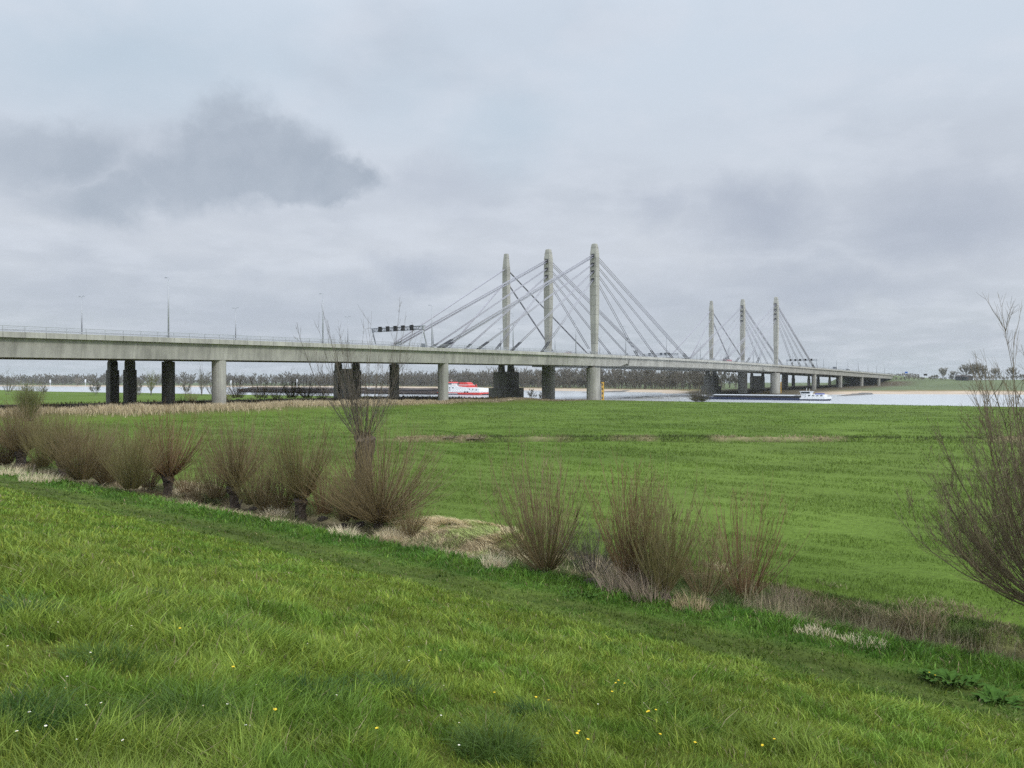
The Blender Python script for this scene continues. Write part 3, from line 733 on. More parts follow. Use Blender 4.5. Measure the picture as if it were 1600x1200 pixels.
# --- push boat with its barges
cg.scale = (1, 1, .86)
loc, _ = ship_frame(762.5, 617.3, 0)
pb = empty('push_boat', loc, RIV); tag(pb, 'white and red push boat seen between the bridge piers', 'push boat')
hull_mb([(0, 3.5, .9, 3.2), (2.5, 6.5, .1, 2.9), (8, 7.2, -.8, 2.7), (38, 7.2, -.8, 2.7), (40, 7.0, -.8, 3.2)]).build('hull', M['white'], pb)
mb = MB(); mb.loft([[(x_, -b_ - .08, z0), (x_, -b_ - .08, z1), (x_, b_ + .08, z1), (x_, b_ + .08, z0)] for x_, b_, z0, z1 in ((-.1, 3.6, .95, 1.9), (2.5, 6.55, .35, 1.75), (8, 7.2, .3, 1.75), (20, 7.2, .35, 1.75), (22, 7.2, 1.2, 1.75), (40.1, 7.2, 1.2, 1.75))]); mb.build('red_stripe', M['red'], pb)
mb = MB(); mb.loft([[(x_, -b_ - .12, -.5), (x_, -b_ - .12, .42), (x_, b_ + .12, .42), (x_, b_ + .12, -.5)] for x_, b_ in ((.8, 4.0), (8, 7.2), (40.2, 7.2))]); mb.build('boot_topping', M['navy'], pb)
mb = MB(); mb.loft([[(x_, y_, z_) for y_, z_ in ((-5.6, 2.7), (5.6, 2.7), (5.6, zt), (-5.6, zt))] for x_, zt in ((3.5, 4.6), (12, 5.1), (24, 6.0), (36, 6.6), (38, 6.6))]); dh = mb.build('deckhouse', M['white'], pb)
mb = MB()
for x_, z_ in ((6, 3.6), (9, 3.9), (12, 4.0), (27, 4.9), (30, 4.9), (34, 5.0), (30, 3.4), (34, 3.4)):
    for sg in (-1, 1): mb.box((x_, sg * 5.62, z_), (1.0, .08, .7))
for x_ in (12.5, 14.8):
    for sg in (-1, 1): mb.box((x_, sg * 7.32, 2.1), (1.5, .06, .8))
mb.build('window', M['glass'], dh)
mb = MB(); mb.box((33, 0, 7.4), (6, 6.2, 1.9)); wh = mb.build('wheelhouse', M['white'], pb)
mb = MB(); mb.box((33, 3.12, 7.7), (5.4, .08, .8)); mb.box((33, -3.12, 7.7), (5.4, .08, .8)); mb.box((36.02, 0, 7.7), (.08, 5.4, .8)); mb.build('window', M['glass'], wh)
mb = MB(); mb.loft([[(x_, y_, 8.35) for x_, y_ in ((29, -3.6), (37, -3.6), (37, 3.6), (29, 3.6))], [(x_, y_, 9.1) for x_, y_ in ((30, -3.0), (36, -3.0), (36, 3.0), (30, 3.0))]]); mb.build('wheelhouse_roof', M['red'], wh)
mb = MB(); mb.box((19, 0, 5.9), (9.5, 7, 2.0)); fh = mb.build('engine_casing', M['red'], pb)
mb = MB(); mb.box((19.2, 0, 7.0), (9.2, 7.1, .35)); mb.build('white_band', M['white'], fh)
mb = MB(); mb.yprism([(15.2, 7.15), (23.5, 7.15), (23.5, 8.9), (17.5, 8.9), (16, 8.4)], -2.8, 2.8); mb.build('funnel', M['red'], fh)
mb = MB(); mb.tube((33, 0, 9.1), (33, 0, 11), .1); mb.tube((33, -1.5, 10.2), (33, 1.5, 10.2), .07); mb.build('mast', M['white'], pb)
mb = MB(); mb.tube((10.5, -.8, 5.0), (10.5, 0, 7.6), .16); mb.tube((10.5, .8, 5.0), (10.5, 0, 7.6), .16); mb.tube((9.4, 0, 5), (10.5, 0, 7.6), .16); mb.build('aft_mast', M['red'], pb)
mb = MB()
for x_ in np.arange(1, 40, 2.2):
    for sg in (-1, 1): mb.tube((x_, sg * 6.4 if x_ > 3 else sg * 4.2, 2.7), (x_, sg * 6.4 if x_ > 3 else sg * 4.2, 3.8), .05, n=4)
mb.tube((3, 6.4, 3.8), (39, 6.4, 3.8), .05, n=4); mb.tube((3, -6.4, 3.8), (39, -6.4, 3.8), .05, n=4); mb.build('railing', M['white'], pb)
adir = np.array([math.cos(RIV), math.sin(RIV)])
for k, lab in enumerate(('dark open barge lashed directly ahead of the push boat', 'dark open barge in the middle of the pushed convoy', 'dark open barge at the head of the pushed convoy')):
    p = np.array(loc[:2]) + adir * (41.5 + 77.5 * k)
    bg = empty('cargo_barge', (float(p[0]), float(p[1]), 1.0), RIV); tag(bg, lab, 'barge', 'barges of the pushed convoy')
    hull_mb([(0, 8.4, .3, 2.6), (2, 11, -.8, 2.5), (72, 11, -.8, 2.5), (76, 10.4, .2, 2.9)]).build('hull', M['rust'], bg)
    mb = MB(); mb.box((37, 0, 2.95), (66, 19, .9)); mb.build('hold_coaming', M['hullblack'], bg)
    mb = MB()
    for i in range(22): 
        x_ = 5 + i * 2.95; hh = .5 + .6 * abs(math.sin(i * 1.7 + k))
        mb.loft([[(x_, -8.5, 3.4), (x_, 8.5, 3.4), (x_, 3, 3.4 + hh), (x_, -3, 3.4 + hh)], [(x_ + 2.9, -8.5, 3.4), (x_ + 2.9, 8.5, 3.4), (x_ + 2.9, 3, 3.5 + hh), (x_ + 2.9, -3, 3.5 + hh)]])
    mb.build('bulk_cargo', M['rust'], bg)
# bow waves of the cargo ship
bx = np.array([loc[0], loc[1]])
c0, _ = ship_frame(1297, 626, 0); c0 = np.array(c0[:2])
aa = np.linspace(60, 125, 150); cc_ = np.linspace(-22, 16, 70)
A_, Cx = np.meshgrid(aa, cc_)
nrm = np.array([-adir[1], adir[0]])
wx = c0[0] + adir[0] * A_ + nrm[0] * Cx; wy = c0[1] + adir[1] * A_ + nrm[1] * Cx
fade = ss(60, 70, A_) * ss(125, 105, A_) * ss(-22, -14, Cx) * ss(16, 8, Cx)
wz = 1.006 + .95 * fade * np.clip(fbm(A_ / 5.0, Cx / 2.6, 111, 3) - .42, 0, 1) * 2
ix = np.arange(wx.size).reshape(wx.shape)
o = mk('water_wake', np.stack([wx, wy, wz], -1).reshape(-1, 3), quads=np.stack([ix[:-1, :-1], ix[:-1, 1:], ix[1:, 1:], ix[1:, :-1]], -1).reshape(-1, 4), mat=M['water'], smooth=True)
kind(o, 'structure', 'choppy dark waves ahead of the cargo ship')

# ------------------------------------------------------------------ woody plants
def tubes(paths, radii, sides=3):
    """paths (N,K,3), radii (N,K) -> vertices, quads"""
    P = np.asarray(paths, float); R = np.asarray(radii, float); N, K, _ = P.shape
    T = np.gradient(P, axis=1); T /= np.linalg.norm(T, axis=2, keepdims=True) + 1e-9
    ref = np.zeros_like(T); ref[..., 2] = 1; v = np.abs(T[..., 2]) > .9; ref[v] = (1, 0, 0)
    A = np.cross(T, ref); A /= np.linalg.norm(A, axis=2, keepdims=True) + 1e-9; B = np.cross(T, A)
    ang = np.linspace(0, 2 * np.pi, sides, endpoint=False)
    V = P[:, :, None] + R[:, :, None, None] * (np.cos(ang)[None, None, :, None] * A[:, :, None] + np.sin(ang)[None, None, :, None] * B[:, :, None])
    n = np.arange(N)[:, None, None] * K * sides; k = np.arange(K - 1)[None, :, None] * sides; i = np.arange(sides)[None, None, :]; j = (i + 1) % sides
    Q = np.stack([n + k + i, n + k + j, n + k + sides + j, n + k + sides + i], -1).reshape(-1, 4)
    return V.reshape(-1, 3), Q
def join(parts):
    V, Q, o = [], [], 0
    for v, q in parts: V.append(v); Q.append(q + o); o += len(v)
    return np.concatenate(V), np.concatenate(Q)
def grow(start, d0, L, K, up, jit, rg):
    """curved stems: start (N,3), d0 (N,3) unit, L (N,)"""
    N = len(L); P = np.empty((N, K, 3)); P[:, 0] = start; d = d0.copy()
    for k in range(1, K):
        d = d + np.array([0, 0, up / K]) + rg.normal(0, jit, (N, 3)); d /= np.linalg.norm(d, axis=1, keepdims=True)
        P[:, k] = P[:, k - 1] + d * (L / (K - 1))[:, None]
    return P
def side_twigs(P, R0, n, lo, hi, frac, L, rg, up=.6, K=4, spread=.6):
    N, KK, _ = P.shape
    i = rg.integers(0, N, n); f = rg.uniform(lo, hi, n) * (KK - 1); k = np.minimum(f.astype(int), KK - 2); w = (f - k)[:, None]
    st = P[i, k] * (1 - w) + P[i, k + 1] * w
    d = P[i, k + 1] - P[i, k]; d /= np.linalg.norm(d, axis=1, keepdims=True)
    d = d + rg.normal(0, spread, (n, 3)); d[:, 2] += .25; d /= np.linalg.norm(d, axis=1, keepdims=True)
    ln = L[i] * frac * rg.uniform(.5, 1.2, n) * (1.15 - f / (KK - 1) * .5)
    return grow(st, d, ln, K, up, .07, rg), ln
def knobby(r_list, zs, rg, n=16, amp=.09, off=None):
    zz = np.linspace(zs[0], zs[-1], 15); rr0 = np.interp(zz, zs, r_list); V = []
    ph = rg.uniform(0, 6.28, 4); lx = ly = 0
    for r, z in zip(rr0, zz):
        a = np.linspace(0, 2 * np.pi, n, endpoint=False); lx += rg.normal(0, .03) * r; ly += rg.normal(0, .03) * r
        rr = r * (1 + amp * np.sin(2 * a + ph[0] + z) + amp * np.sin(3 * a + ph[1] + 1.6 * z) + amp * np.sin(5 * a + ph[2]) + amp * .9 * rg.normal(0, 1, n))
        V.append(np.stack([rr * np.cos(a) + lx, rr * np.sin(a) + ly, z + rg.normal(0, .12, n) * r * (z > zs[-3])], -1))
    return V
def loft_np(rings):
    mb = MB(); mb.loft([list(map(tuple, r)) for r in rings]); return mb

def pollard(name, px, py, z_top, label, cat='willow', th=1.2, tr=.28, hr=.42, n=170, L=3.6, tilt=62, curl=.9, r0=.017, tw=3, mat='shoot', bark='bark', seed=1, group='pollard willows along the ditch', dist=None, twL=.28, K=7, base=None, low=0.0, lmin=.55, bias=(0, 0)):
    rg = np.random.default_rng(seed)
    if base is None:
        x, y, z = hit(px, py)
    else: x, y = base; z = gz(x, y)
    r = empty(name, (x, y, z)); tag(r, label, cat, group)
    if th > .3:
        zs = np.array([-.25, .05, .35 * th, .7 * th, th - .15, th + .12, th + hr * .75]); rr = np.array([tr * 1.35, tr * 1.15, tr * .95, tr * .95, hr * .95, hr * 1.05, hr * .45])
    else:
        zs = np.array([-.2, .02, .10, .18]); rr = np.array([hr * .5, hr * .45, hr * .35, hr * .15])
    loft_np(knobby(rr, zs, rg)).build('trunk', M[bark], r)
    az = rg.uniform(0, 2 * np.pi, n); ph = np.radians(tilt) * rg.uniform(0, 1, n) ** .55
    d0 = np.stack([np.sin(ph) * np.cos(az) + bias[0], np.sin(ph) * np.sin(az) + bias[1], np.cos(ph)], -1); d0 /= np.linalg.norm(d0, axis=1, keepdims=True)
    st = np.stack([np.cos(az) * hr * .8 * np.sin(ph), np.sin(az) * hr * .8 * np.sin(ph), max(th, .1) + (hr * .45 * np.cos(ph)) - low * rg.random(n) * th], -1)
    LL = L * rg.uniform(lmin, 1.05, n) * (1 - .18 * (ph / np.radians(tilt)) ** 2)
    P = grow(st, d0, LL, K, curl, .06, rg)
    R = r0 * np.clip(rg.lognormal(-.2, .35, n), .4, 2.0)[:, None] * np.linspace(1, .25, K)[None]
    parts = [tubes(P, R)]
    if tw:
        Tp, ln = side_twigs(P, r0, n * tw, .15, .97, twL, LL * rg.uniform(.6, 1.7, n), rg, spread=.5)
        parts.append(tubes(Tp, r0 * .42 * np.linspace(1, .45, 4)[None] * np.ones((len(ln), 1))))
        if tw > 3:
            T2, l2 = side_twigs(Tp, r0, n * tw, .3, .95, .5, ln, rg)
            parts.append(tubes(T2, r0 * .3 * np.linspace(1, .5, 4)[None] * np.ones((len(l2), 1))))
    V, Q = join(parts)
    mk('crown', V, quads=Q, mat=M[mat], parent=r)
    return r
# row on the ditch, from the far end to the near end
S = 'willow'
pollard('pollard_willow', 33, 733, 0, 'dense brown pollard willow at the far row end, dark trunk above pale grass', th=1.6, tr=.4, hr=.6, n=460, L=5.2, seed=11, mat='shoot', r0=.024, tilt=72, lmin=.6)
pollard('pollard_willow', 97, 750, 0, 'brown pollard willow at the far end of the row beside a pale grass tuft', th=1.5, tr=.3, hr=.5, n=430, L=4.9, seed=12, r0=.022, tilt=64, mat='shoot_olive')
pollard('shrub_willow', 165, 762, 0, 'low trunkless brown willow shrub near the far end of the ditch row', 'willow shrub', th=0, hr=.8, n=330, L=5.2, tilt=46, curl=.5, seed=13, r0=.02)
pollard('shrub_willow', 205, 772, 0, 'thin trunkless brown willow shrub touching the reddish fan-shaped willow', 'willow shrub', th=0, hr=.7, n=260, L=4.9, tilt=42, curl=.5, seed=14, r0=.019, mat='shoot_olive')
pollard('shrub_willow', 128, 757, 0, 'thick trunkless willow shrub between a pollard and thin shrubs at the row end', 'willow shrub', th=0, hr=.8, n=320, L=5.2, tilt=46, curl=.5, seed=15, r0=.02)
pollard('pollard_willow', 262, 780, 0, 'reddish pollard willow with a clear fan of shoots on a dark stump', th=1.5, tr=.34, hr=.46, n=230, L=5.7, seed=16, mat='shoot_red', r0=.026, tilt=62, curl=.7, lmin=.6, tw=2)
pollard('shrub_willow', 312, 786, 0, 'sparse willow shrub between the reddish fan and the leaning-trunk willow', 'willow shrub', th=0, hr=.6, n=36, L=3.2, tilt=36, curl=.4, seed=28, r0=.014)
pollard('pollard_willow', 367, 797, 0, 'pollard willow with short leaning dark trunk between two bushy willows', th=1.4, tr=.28, hr=.42, n=220, L=5.8, seed=17, r0=.024, tw=2, tilt=56, mat='shoot', curl=.6, lmin=.6)
pollard('shrub_willow', 412, 806, 0, 'slender brown willow shrub between two dark pollard stumps', 'willow shrub', th=0, hr=.5, n=110, L=4.8, tilt=36, curl=.5, seed=18, r0=.0155)
pollard('pollard_willow', 470, 814, 0, 'olive brown pollard willow on a stout stump behind a pale dry grass tuft', th=1.2, tr=.34, hr=.42, n=240, L=5.9, seed=19, mat='shoot_olive', r0=.023, tw=2, tilt=52, curl=.65, lmin=.6)
pollard('shrub_willow', 537, 822, 0, 'brown willow shrub at the foot of the biggest pollard willow', 'willow shrub', th=0, hr=.5, n=130, L=3.4, tilt=44, curl=.5, seed=20, r0=.015)
pollard('pollard_willow', 592, 832, 0, 'biggest bushy pollard willow of the row, shoots hanging over pale grass', th=1.0, tr=.28, hr=.44, n=460, L=6.1, seed=21, mat='shoot', r0=.020, tw=2, tilt=86, curl=.8, low=.5, lmin=.6)
pollard('shrub_willow', 640, 843, 0, 'small fan of willow shoots beside the matted straw patch', 'willow shrub', th=0, hr=.4, n=110, L=2.7, tilt=55, curl=.4, seed=22, r0=.0125)
pollard('shrub_willow', 852, 899, 0, 'rounded multi-stemmed willow shrub standing alone beside the matted straw patch', 'willow shrub', th=0, hr=.55, n=150, L=4.9, tilt=56, curl=1.0, seed=23, mat='shoot', r0=.019, tw=4, twL=.24, group='willow shrubs along the ditch', bias=(-.12, 0))
pollard('shrub_willow', 985, 926, 0, 'tall narrow reddish brown willow shrub behind upright pale stalks', 'willow shrub', th=0, hr=.5, n=85, L=4.5, tilt=27, curl=.5, seed=24, mat='shoot_red', r0=.018, tw=4, twL=.18, group='willow shrubs along the ditch', bias=(-.08, 0))
pollard('shrub_willow', 1036, 938, 0, 'olive willow shrub with upright shoots and a dark tangle at its foot', 'willow shrub', th=0, hr=.6, n=105, L=4.4, tilt=34, curl=.6, seed=25, mat='shoot_olive', r0=.018, tw=4, twL=.18, group='willow shrubs along the ditch')
pollard('shrub_willow', 1163, 951, 0, 'open vase-shaped willow shrub with reddish stems near the dark ditch end', 'willow shrub', th=0, hr=.45, n=80, L=4.6, tilt=44, curl=.9, seed=26, mat='shoot_red', r0=.019, tw=4, twL=.2, group='willow shrubs along the ditch')
pollard('shrub_willow', 1008, 930, 0, 'thin willow brush joining the tall narrow shrub to the olive shrub', 'willow shrub', th=0, hr=.6, n=90, L=3.9, tilt=32, curl=.6, seed=71, mat='shoot', r0=.013, tw=6, twL=.2, group='willow shrubs along the ditch')
pollard('shrub_willow', 925, 912, 0, 'low brown brush between the rounded shrub and the tall narrow shrub', 'willow shrub', th=0, hr=.8, n=80, L=2.2, tilt=50, curl=.5, seed=72, mat='shoot_grey', r0=.011, tw=6, twL=.25, group='willow shrubs along the ditch')
pollard('shrub_willow', 1100, 944, 0, 'low dense brush between the olive shrub and the vase-shaped shrub', 'willow shrub', th=0, hr=.7, n=90, L=2.6, tilt=48, curl=.5, seed=73, mat='shoot', r0=.011, tw=6, twL=.25, group='willow shrubs along the ditch')
pollard('shrub_willow', 1222, 940, 0, 'tiny willow sapling of a few bare twigs by the last shrub of the row', 'willow shrub', th=0, hr=.12, n=5, L=1.7, tilt=25, curl=.3, seed=27, mat='shoot_dark', r0=.013, tw=3, group='willow shrubs along the ditch')
for i, (px, py, n, L_, mt, lb) in enumerate([
    (8, 738, 300, 5.2, 'shoot', 'brushy willow shrub at the photo edge beside the first dark trunk'),
    (66, 742, 260, 4.9, 'shoot_olive', 'olive willow brush filling the gap between the two farthest pollards'),
    (232, 775, 160, 4.4, 'shoot', 'brown willow brush tucked against the reddish fan-shaped pollard'),
    (292, 783, 70, 2.6, 'shoot_red', 'low reddish willow brush under the fan-shaped pollard'),
    (338, 792, 150, 4.3, 'shoot', 'brown willow brush pressed against the leaning-trunk pollard'),
    (395, 803, 150, 4.2, 'shoot_olive', 'olive willow brush at the foot of the leaning-trunk pollard'),
    (440, 810, 150, 4.3, 'shoot', 'brown willow brush beside the stout olive pollard stump'),
    (505, 818, 130, 3.6, 'shoot_red', 'reddish brown brush between the olive pollard and the biggest willow'),
    (563, 827, 150, 3.2, 'shoot', 'dark brown brush under the biggest pollard willow')]):
    pollard('shrub_willow', px, py - 6, 0, lb, 'willow shrub', th=0, hr=.7, n=n, L=L_, tilt=44, curl=.45, seed=60 + i, mat=mt, r0=.017)
# tall old willow behind the row and the big one by the camera
bx_, by_, _ = hit(584, 800)
pollard('old_willow', 0, 0, 0, 'tall old willow with thick broken trunk and bare poles rising past the bridge deck', th=4.3, tr=.50, hr=.66, n=66, L=8.8, tilt=54, curl=1.5, r0=.020, tw=12, twL=.16, K=10, seed=31, mat='shoot_grey', bark='bark_grey', base=(bx_ - .6, by_), group=None, lmin=.3)
def near_willow():
    rg = np.random.default_rng(43); x, y = 14.55, 20.3; z = gz(x, y)
    r = empty('old_willow', (x, y, z)); tag(r, 'big bare willow closest to the camera, its dark curved branches crossing the photo edge', 'willow')
    loft_np(knobby([.5, .42, .38, .4, .55, .5, .2], [-.3, .1, .7, 1.4, 1.9, 2.4, 2.8], rg)).build('trunk', M['bark'], r)
    n = 170; az = rg.uniform(0, 2 * np.pi, n); ph = np.radians(84) * rg.uniform(0, 1, n) ** .55
    d0 = np.stack([np.sin(ph) * np.cos(az), np.sin(ph) * np.sin(az), np.cos(ph)], -1)
    st = np.stack([.35 * np.sin(ph) * np.cos(az), .35 * np.sin(ph) * np.sin(az), 2.1 + .5 * np.cos(ph)], -1)
    LL = 7.7 * rg.uniform(.55, 1.05, n) * (1 - .40 * np.clip(ph / 1.2, 0, 1) ** 1.5)
    P = grow(st, d0, LL, 10, 1.15, .05, rg); R = .020 * rg.uniform(.5, 1.5, n)[:, None] * np.linspace(1, .2, 10)[None]
    T1, l1 = side_twigs(P, 0, 3200, .22, .97, .26, LL, rg, K=5, spread=.5)
    T2, l2 = side_twigs(T1, 0, 16000, .2, .97, .42, l1, rg, K=4, spread=.55)
    V, Q = join([tubes(P, R, 5), tubes(T1, .0065 * np.linspace(1, .4, 5)[None] * np.ones((3200, 1))), tubes(T2, .0042 * np.linspace(1, .5, 4)[None] * np.ones((16000, 1)))])
    mk('crown', V, quads=Q, mat=M['shoot_dark'], parent=r)
near_willow()

# bare trees: trunk + crown meshes in a few shapes
def tree_mesh(seed, h=18.0, wide=.42, tw=.05, K=4, n1=11, n2=7, n3=6, trunk_r=.35, low=.25, sides=3, up=.5):
    rg = np.random.default_rng(seed)
    tp = grow(np.array([[0, 0, -.3]]), np.array([[.03, .02, 1.0]]), np.array([h * .72]), 7, .1, .05, rg)
    tV = tubes(tp, trunk_r * np.linspace(1.15, .25, 7)[None], 6)
    f = np.sort(rg.uniform(low, .98, n1)); ki = f * 6; k = np.minimum(ki.astype(int), 5); w_ = (ki - k)[:, None]
    st = tp[0, k] * (1 - w_) + tp[0, k + 1] * w_
    az = np.arange(n1) * 2.4 + rg.uniform(-.5, .5, n1); el = rg.uniform(.35, .95, n1)
    d0 = np.stack([np.cos(az) * np.cos(el), np.sin(az) * np.cos(el), np.sin(el)], -1)
    L1 = h * wide * rg.uniform(.75, 1.15, n1) * (1.15 - .55 * f)
    P1 = grow(st, d0, L1, 5, up, .08, rg)
    P2, l2 = side_twigs(P1, 0, n1 * n2, .25, 1, .5, L1, rg, up=.4, K=K, spread=.55)
    P3, l3 = side_twigs(P2, 0, n1 * n2 * n3, .2, 1, .5, l2, rg, up=.3, K=3, spread=.6)
    one = lambda a: np.ones((len(a), 1))
    cr = join([tubes(P1, trunk_r * .42 * np.linspace(1, .35, 5)[None] * one(P1), sides), tubes(P2, max(tw * 1.3, trunk_r * .12) * np.linspace(1, .5, K)[None] * one(P2), sides), tubes(P3, tw * np.linspace(1, .6, 3)[None] * one(P3), sides)])
    return tV, cr
def tree_proto(name, seed, mat='far_twig', **kw):
    tV, cr = tree_mesh(seed, **kw)
    r = empty(name, (0, 0, -80))
    mk('trunk', tV[0], quads=tV[1], mat=M['far_bark'], parent=r); mk('crown', cr[0], quads=cr[1], mat=M[mat], parent=r)
    return r
used = set()
def put(proto, x, y, sc, label, cat='tree', group=None, rz=None, sz=1.0):
    o = proto if proto.name not in used else copy_tree(proto)
    used.add(o.name)
    o.location = (x, y, gz(x, y) - .1); o.rotation_euler = (0, 0, random.uniform(0, 6.28) if rz is None else rz); o.scale = (sc, sc, sc * sz)
    tag(o, label, cat, group); return o
def at(px, z): return (px - 800) / F * z, z
def atD(px, D):
    z = D / (BT[1] + BT[0] * (px - 800) / F); return (px - 800) / F * z, z
random.seed(5)
TA = tree_proto('bare_tree', 101, h=18, tw=.075, wide=.44, n1=13, n2=8, n3=7)
TB = tree_proto('bare_tree', 102, h=20, tw=.075, wide=.35, low=.3, n1=13, n2=8, n3=7)
TC = tree_proto('bare_tree', 103, h=19, tw=.075, wide=.38, n1=14, n2=8, n3=7)
TR = tree_proto('round_tree', 105, 'pale_twig', h=15, tw=.06, wide=.46, n1=24, n2=10, n3=9, low=.10, up=.95)
TS = tree_proto('bare_shrub', 106, h=6, tw=.045, wide=.55, n1=16, n2=8, n3=7, low=.05, trunk_r=.09)
# meadow beyond the viaduct
def meadow_tree(px, z, L, n, tilt, mat, label, cat='tree', name='bare_tree', group=None, seed=0, tw=9, r0=.085, th=0, twL=.24, curl=.7):
    pollard(name, 0, 0, 0, label, cat, th=th, tr=.3, hr=.5 if th else L * .22, n=n, L=L, tilt=tilt if name != 'bare_bush' else tilt + 22, curl=curl, seed=200 + seed, mat=mat, bark='far_bark', r0=r0, tw=tw, twL=twL, group=group, base=at(px, z), lmin=.3)
meadow_tree(12, 500, 15.5, 26, 44, 'far_twig', 'bare tree on the river meadow at the photo edge under the deck', seed=1)
meadow_tree(236, 470, 15.5, 40, 30, 'shoot_green', 'pale green budding willow beside the black middle pier', name='budding_tree', seed=2, th=2, curl=.2)
meadow_tree(315, 455, 17.0, 20, 26, 'far_twig', 'tall thin bare tree on the bank between the black pier and the pale pier', seed=3, th=2)
meadow_tree(332, 440, 14.5, 34, 46, 'far_twig', 'broad bare tree just behind the pale round pier', seed=4)
G3 = 'bushes behind and beneath the bridge'
for i, (px, z, L_, n, tilt, mt, lb) in enumerate([
    (372, 262, 9.0, 60, 38, 'shoot_red', 'reddish brown bush close behind the pale round pier'),
    (408, 268, 8.5, 60, 40, 'shoot', 'brown bush behind the reeds, between the pale pier and the twin pier'),
    (432, 262, 6.5, 50, 45, 'shoot', 'lower brown bush behind the reeds before the wide twin pier'),
    (456, 265, 9.5, 60, 34, 'shoot_olive', 'tall olive bush just before the wide twin pier'),
    (480, 268, 8.5, 60, 38, 'shoot', 'brown bush touching the wide twin pier'),
    (502, 262, 7.0, 50, 42, 'shoot', 'brown bush at the base of the wide twin pier'),
    (285, 215, 3.0, 40, 50, 'shoot_red', 'low reddish bush beside the black middle pier'),
    (300, 300, 6.0, 40, 40, 'shoot', 'brown bush on the meadow between the black pier and the broad bare tree'),
    (352, 300, 7.0, 45, 40, 'shoot', 'brown bush showing on both sides of the pale round pier'),
    (180, 235, 3.2, 40, 50, 'shoot', 'low brown bush at the foot of the black twin columns'),
    (215, 420, 8.0, 30, 30, 'far_twig', 'thin bare bush between the twin black columns and the budding willow')]):
    meadow_tree(px, z, L_, int(n * 1.7), tilt, mt, lb, 'bush', 'bare_bush', G3, 20 + i, 6, .035 * L_ / 7)
put(TS, *at(150, 470), 1.3, 'sapling beside the outer black column of the twin pier', 'sapling', 'saplings on the bank between the piers', sz=1.3)
put(TS, *at(214, 470), 1.2, 'sapling between the twin black piers and the budding willow', 'sapling', 'saplings on the bank between the piers', sz=1.4)
put(TS, *at(290, 470), 1.2, 'sapling halfway between the black pier and the broad bare tree', 'sapling', 'saplings on the bank between the piers', sz=1.3)
for px, z, sc, lb in ((40, 500, 1.1, 'rounded shrub on the river meadow below the budding olive bush'), (68, 480, 1.0, 'pale brown shrub on the near bank beside the open water'), 
                      (830, 318, .75, 'small pale shrub between the two nearer bridge piers on the sandy bank'), (846, 320, .6, 'lowest pale shrub beside the dark middle pier')):
    put(TS, *at(px, z), sc, lb, 'shrub', 'shrubs beneath the bridge')
pollard('osier_bush', 45, 655, 0, 'tall olive green budding osier bush in front of the reeds', 'bush', th=0, hr=1.2, n=420, L=7.0, tilt=36, curl=.8, seed=35, mat='shoot_green', r0=.03, tw=4, twL=.2, group=None, base=at(45, 146))
bnk = (74.0, 318.0)
pollard('bank_bush', 0, 0, 0, 'straggly tan bush alone at the water edge hiding the bow of the cargo ship', 'bush', th=0, hr=1.6, n=230, L=6.0, tilt=82, curl=.55, seed=36, mat='shoot_grey', r0=.05, tw=4, twL=.25, group=None, base=(74.5, 306.0))
# far bank : front row as single trees, the wood behind as one mass
protos = [TA, TB, TC]
n_front = 0
for i in range(110):
    u = -262 - i * 9.5 - random.uniform(-3.5, 3.5)
    D = float(far_bank(np.array([u]))[0]) + 62 + random.uniform(-12, 22)
    x, y = XY(u, D)
    if (x / y) * F + 800 > 1205 or (x / y) * F + 800 < 380: continue
    put(protos[i % 3], float(x), float(y), random.uniform(1.0, 1.4), 'bare grey tree in the front row of the wood across the river', 'tree', 'bare trees in the front row of the far wood')
    n_front += 1
def wood(name, label, us, depth, n, s0, s1, seed, off=78, mats='far_twig', tw=.15):
    rg = np.random.default_rng(seed)
    var = []
    for k in range(4):
        tV, cr = tree_mesh(seed * 10 + k, h=18, tw=tw, wide=.36, n1=10, n2=6, n3=6, K=3, trunk_r=.35, low=.08)
        var.append(join([tV, cr]))
    parts = []
    for i in range(n):
        u = rg.uniform(*us); D = float(far_bank(np.array([u]))[0]) + off + depth * rg.random() ** 1.3
        x, y = XY(u, D); v, q = var[i % 4]; a = rg.uniform(0, 6.28); s = rg.uniform(s0, s1)
        w_ = np.stack([(v[:, 0] * math.cos(a) - v[:, 1] * math.sin(a)) * s + x, (v[:, 0] * math.sin(a) + v[:, 1] * math.cos(a)) * s + y, v[:, 2] * s * rg.uniform(.85, 1.15) + gz(x, y)], -1)
        parts.append((w_, q))
    V, Q = join(parts); o = mk(name, V, quads=Q, mat=M[mats]); kind(o, 'stuff', label); return o
wood('far_wood', 'grey bare wood beyond the beach on the far bank', (-1150, -262), 120, 620, .9, 1.6, 7)
wood('wood_undergrowth', 'grey undergrowth along the foot of the far wood', (-1150, -258), 70, 420, .28, .5, 9, off=52)
wood('distant_wood', 'hazy distant wood lining the river bend', (-2350, -1000), 260, 560, .6, 1.7, 8, off=55, tw=.22)
# trees on the near horizon at the bend
for px, z, sc, lb in ((121, 1580, 1.25, 'lone round bare tree on the distant bank between two white beacons'), (97, 1680, 1.6, 'broad hazy tree on the distant bank above the nearer white beacon'), (142, 1640, 1.2, 'hazy tree on the distant bank just behind the second white beacon')):
    put(TR, *at(px, z), sc, lb, 'tree')
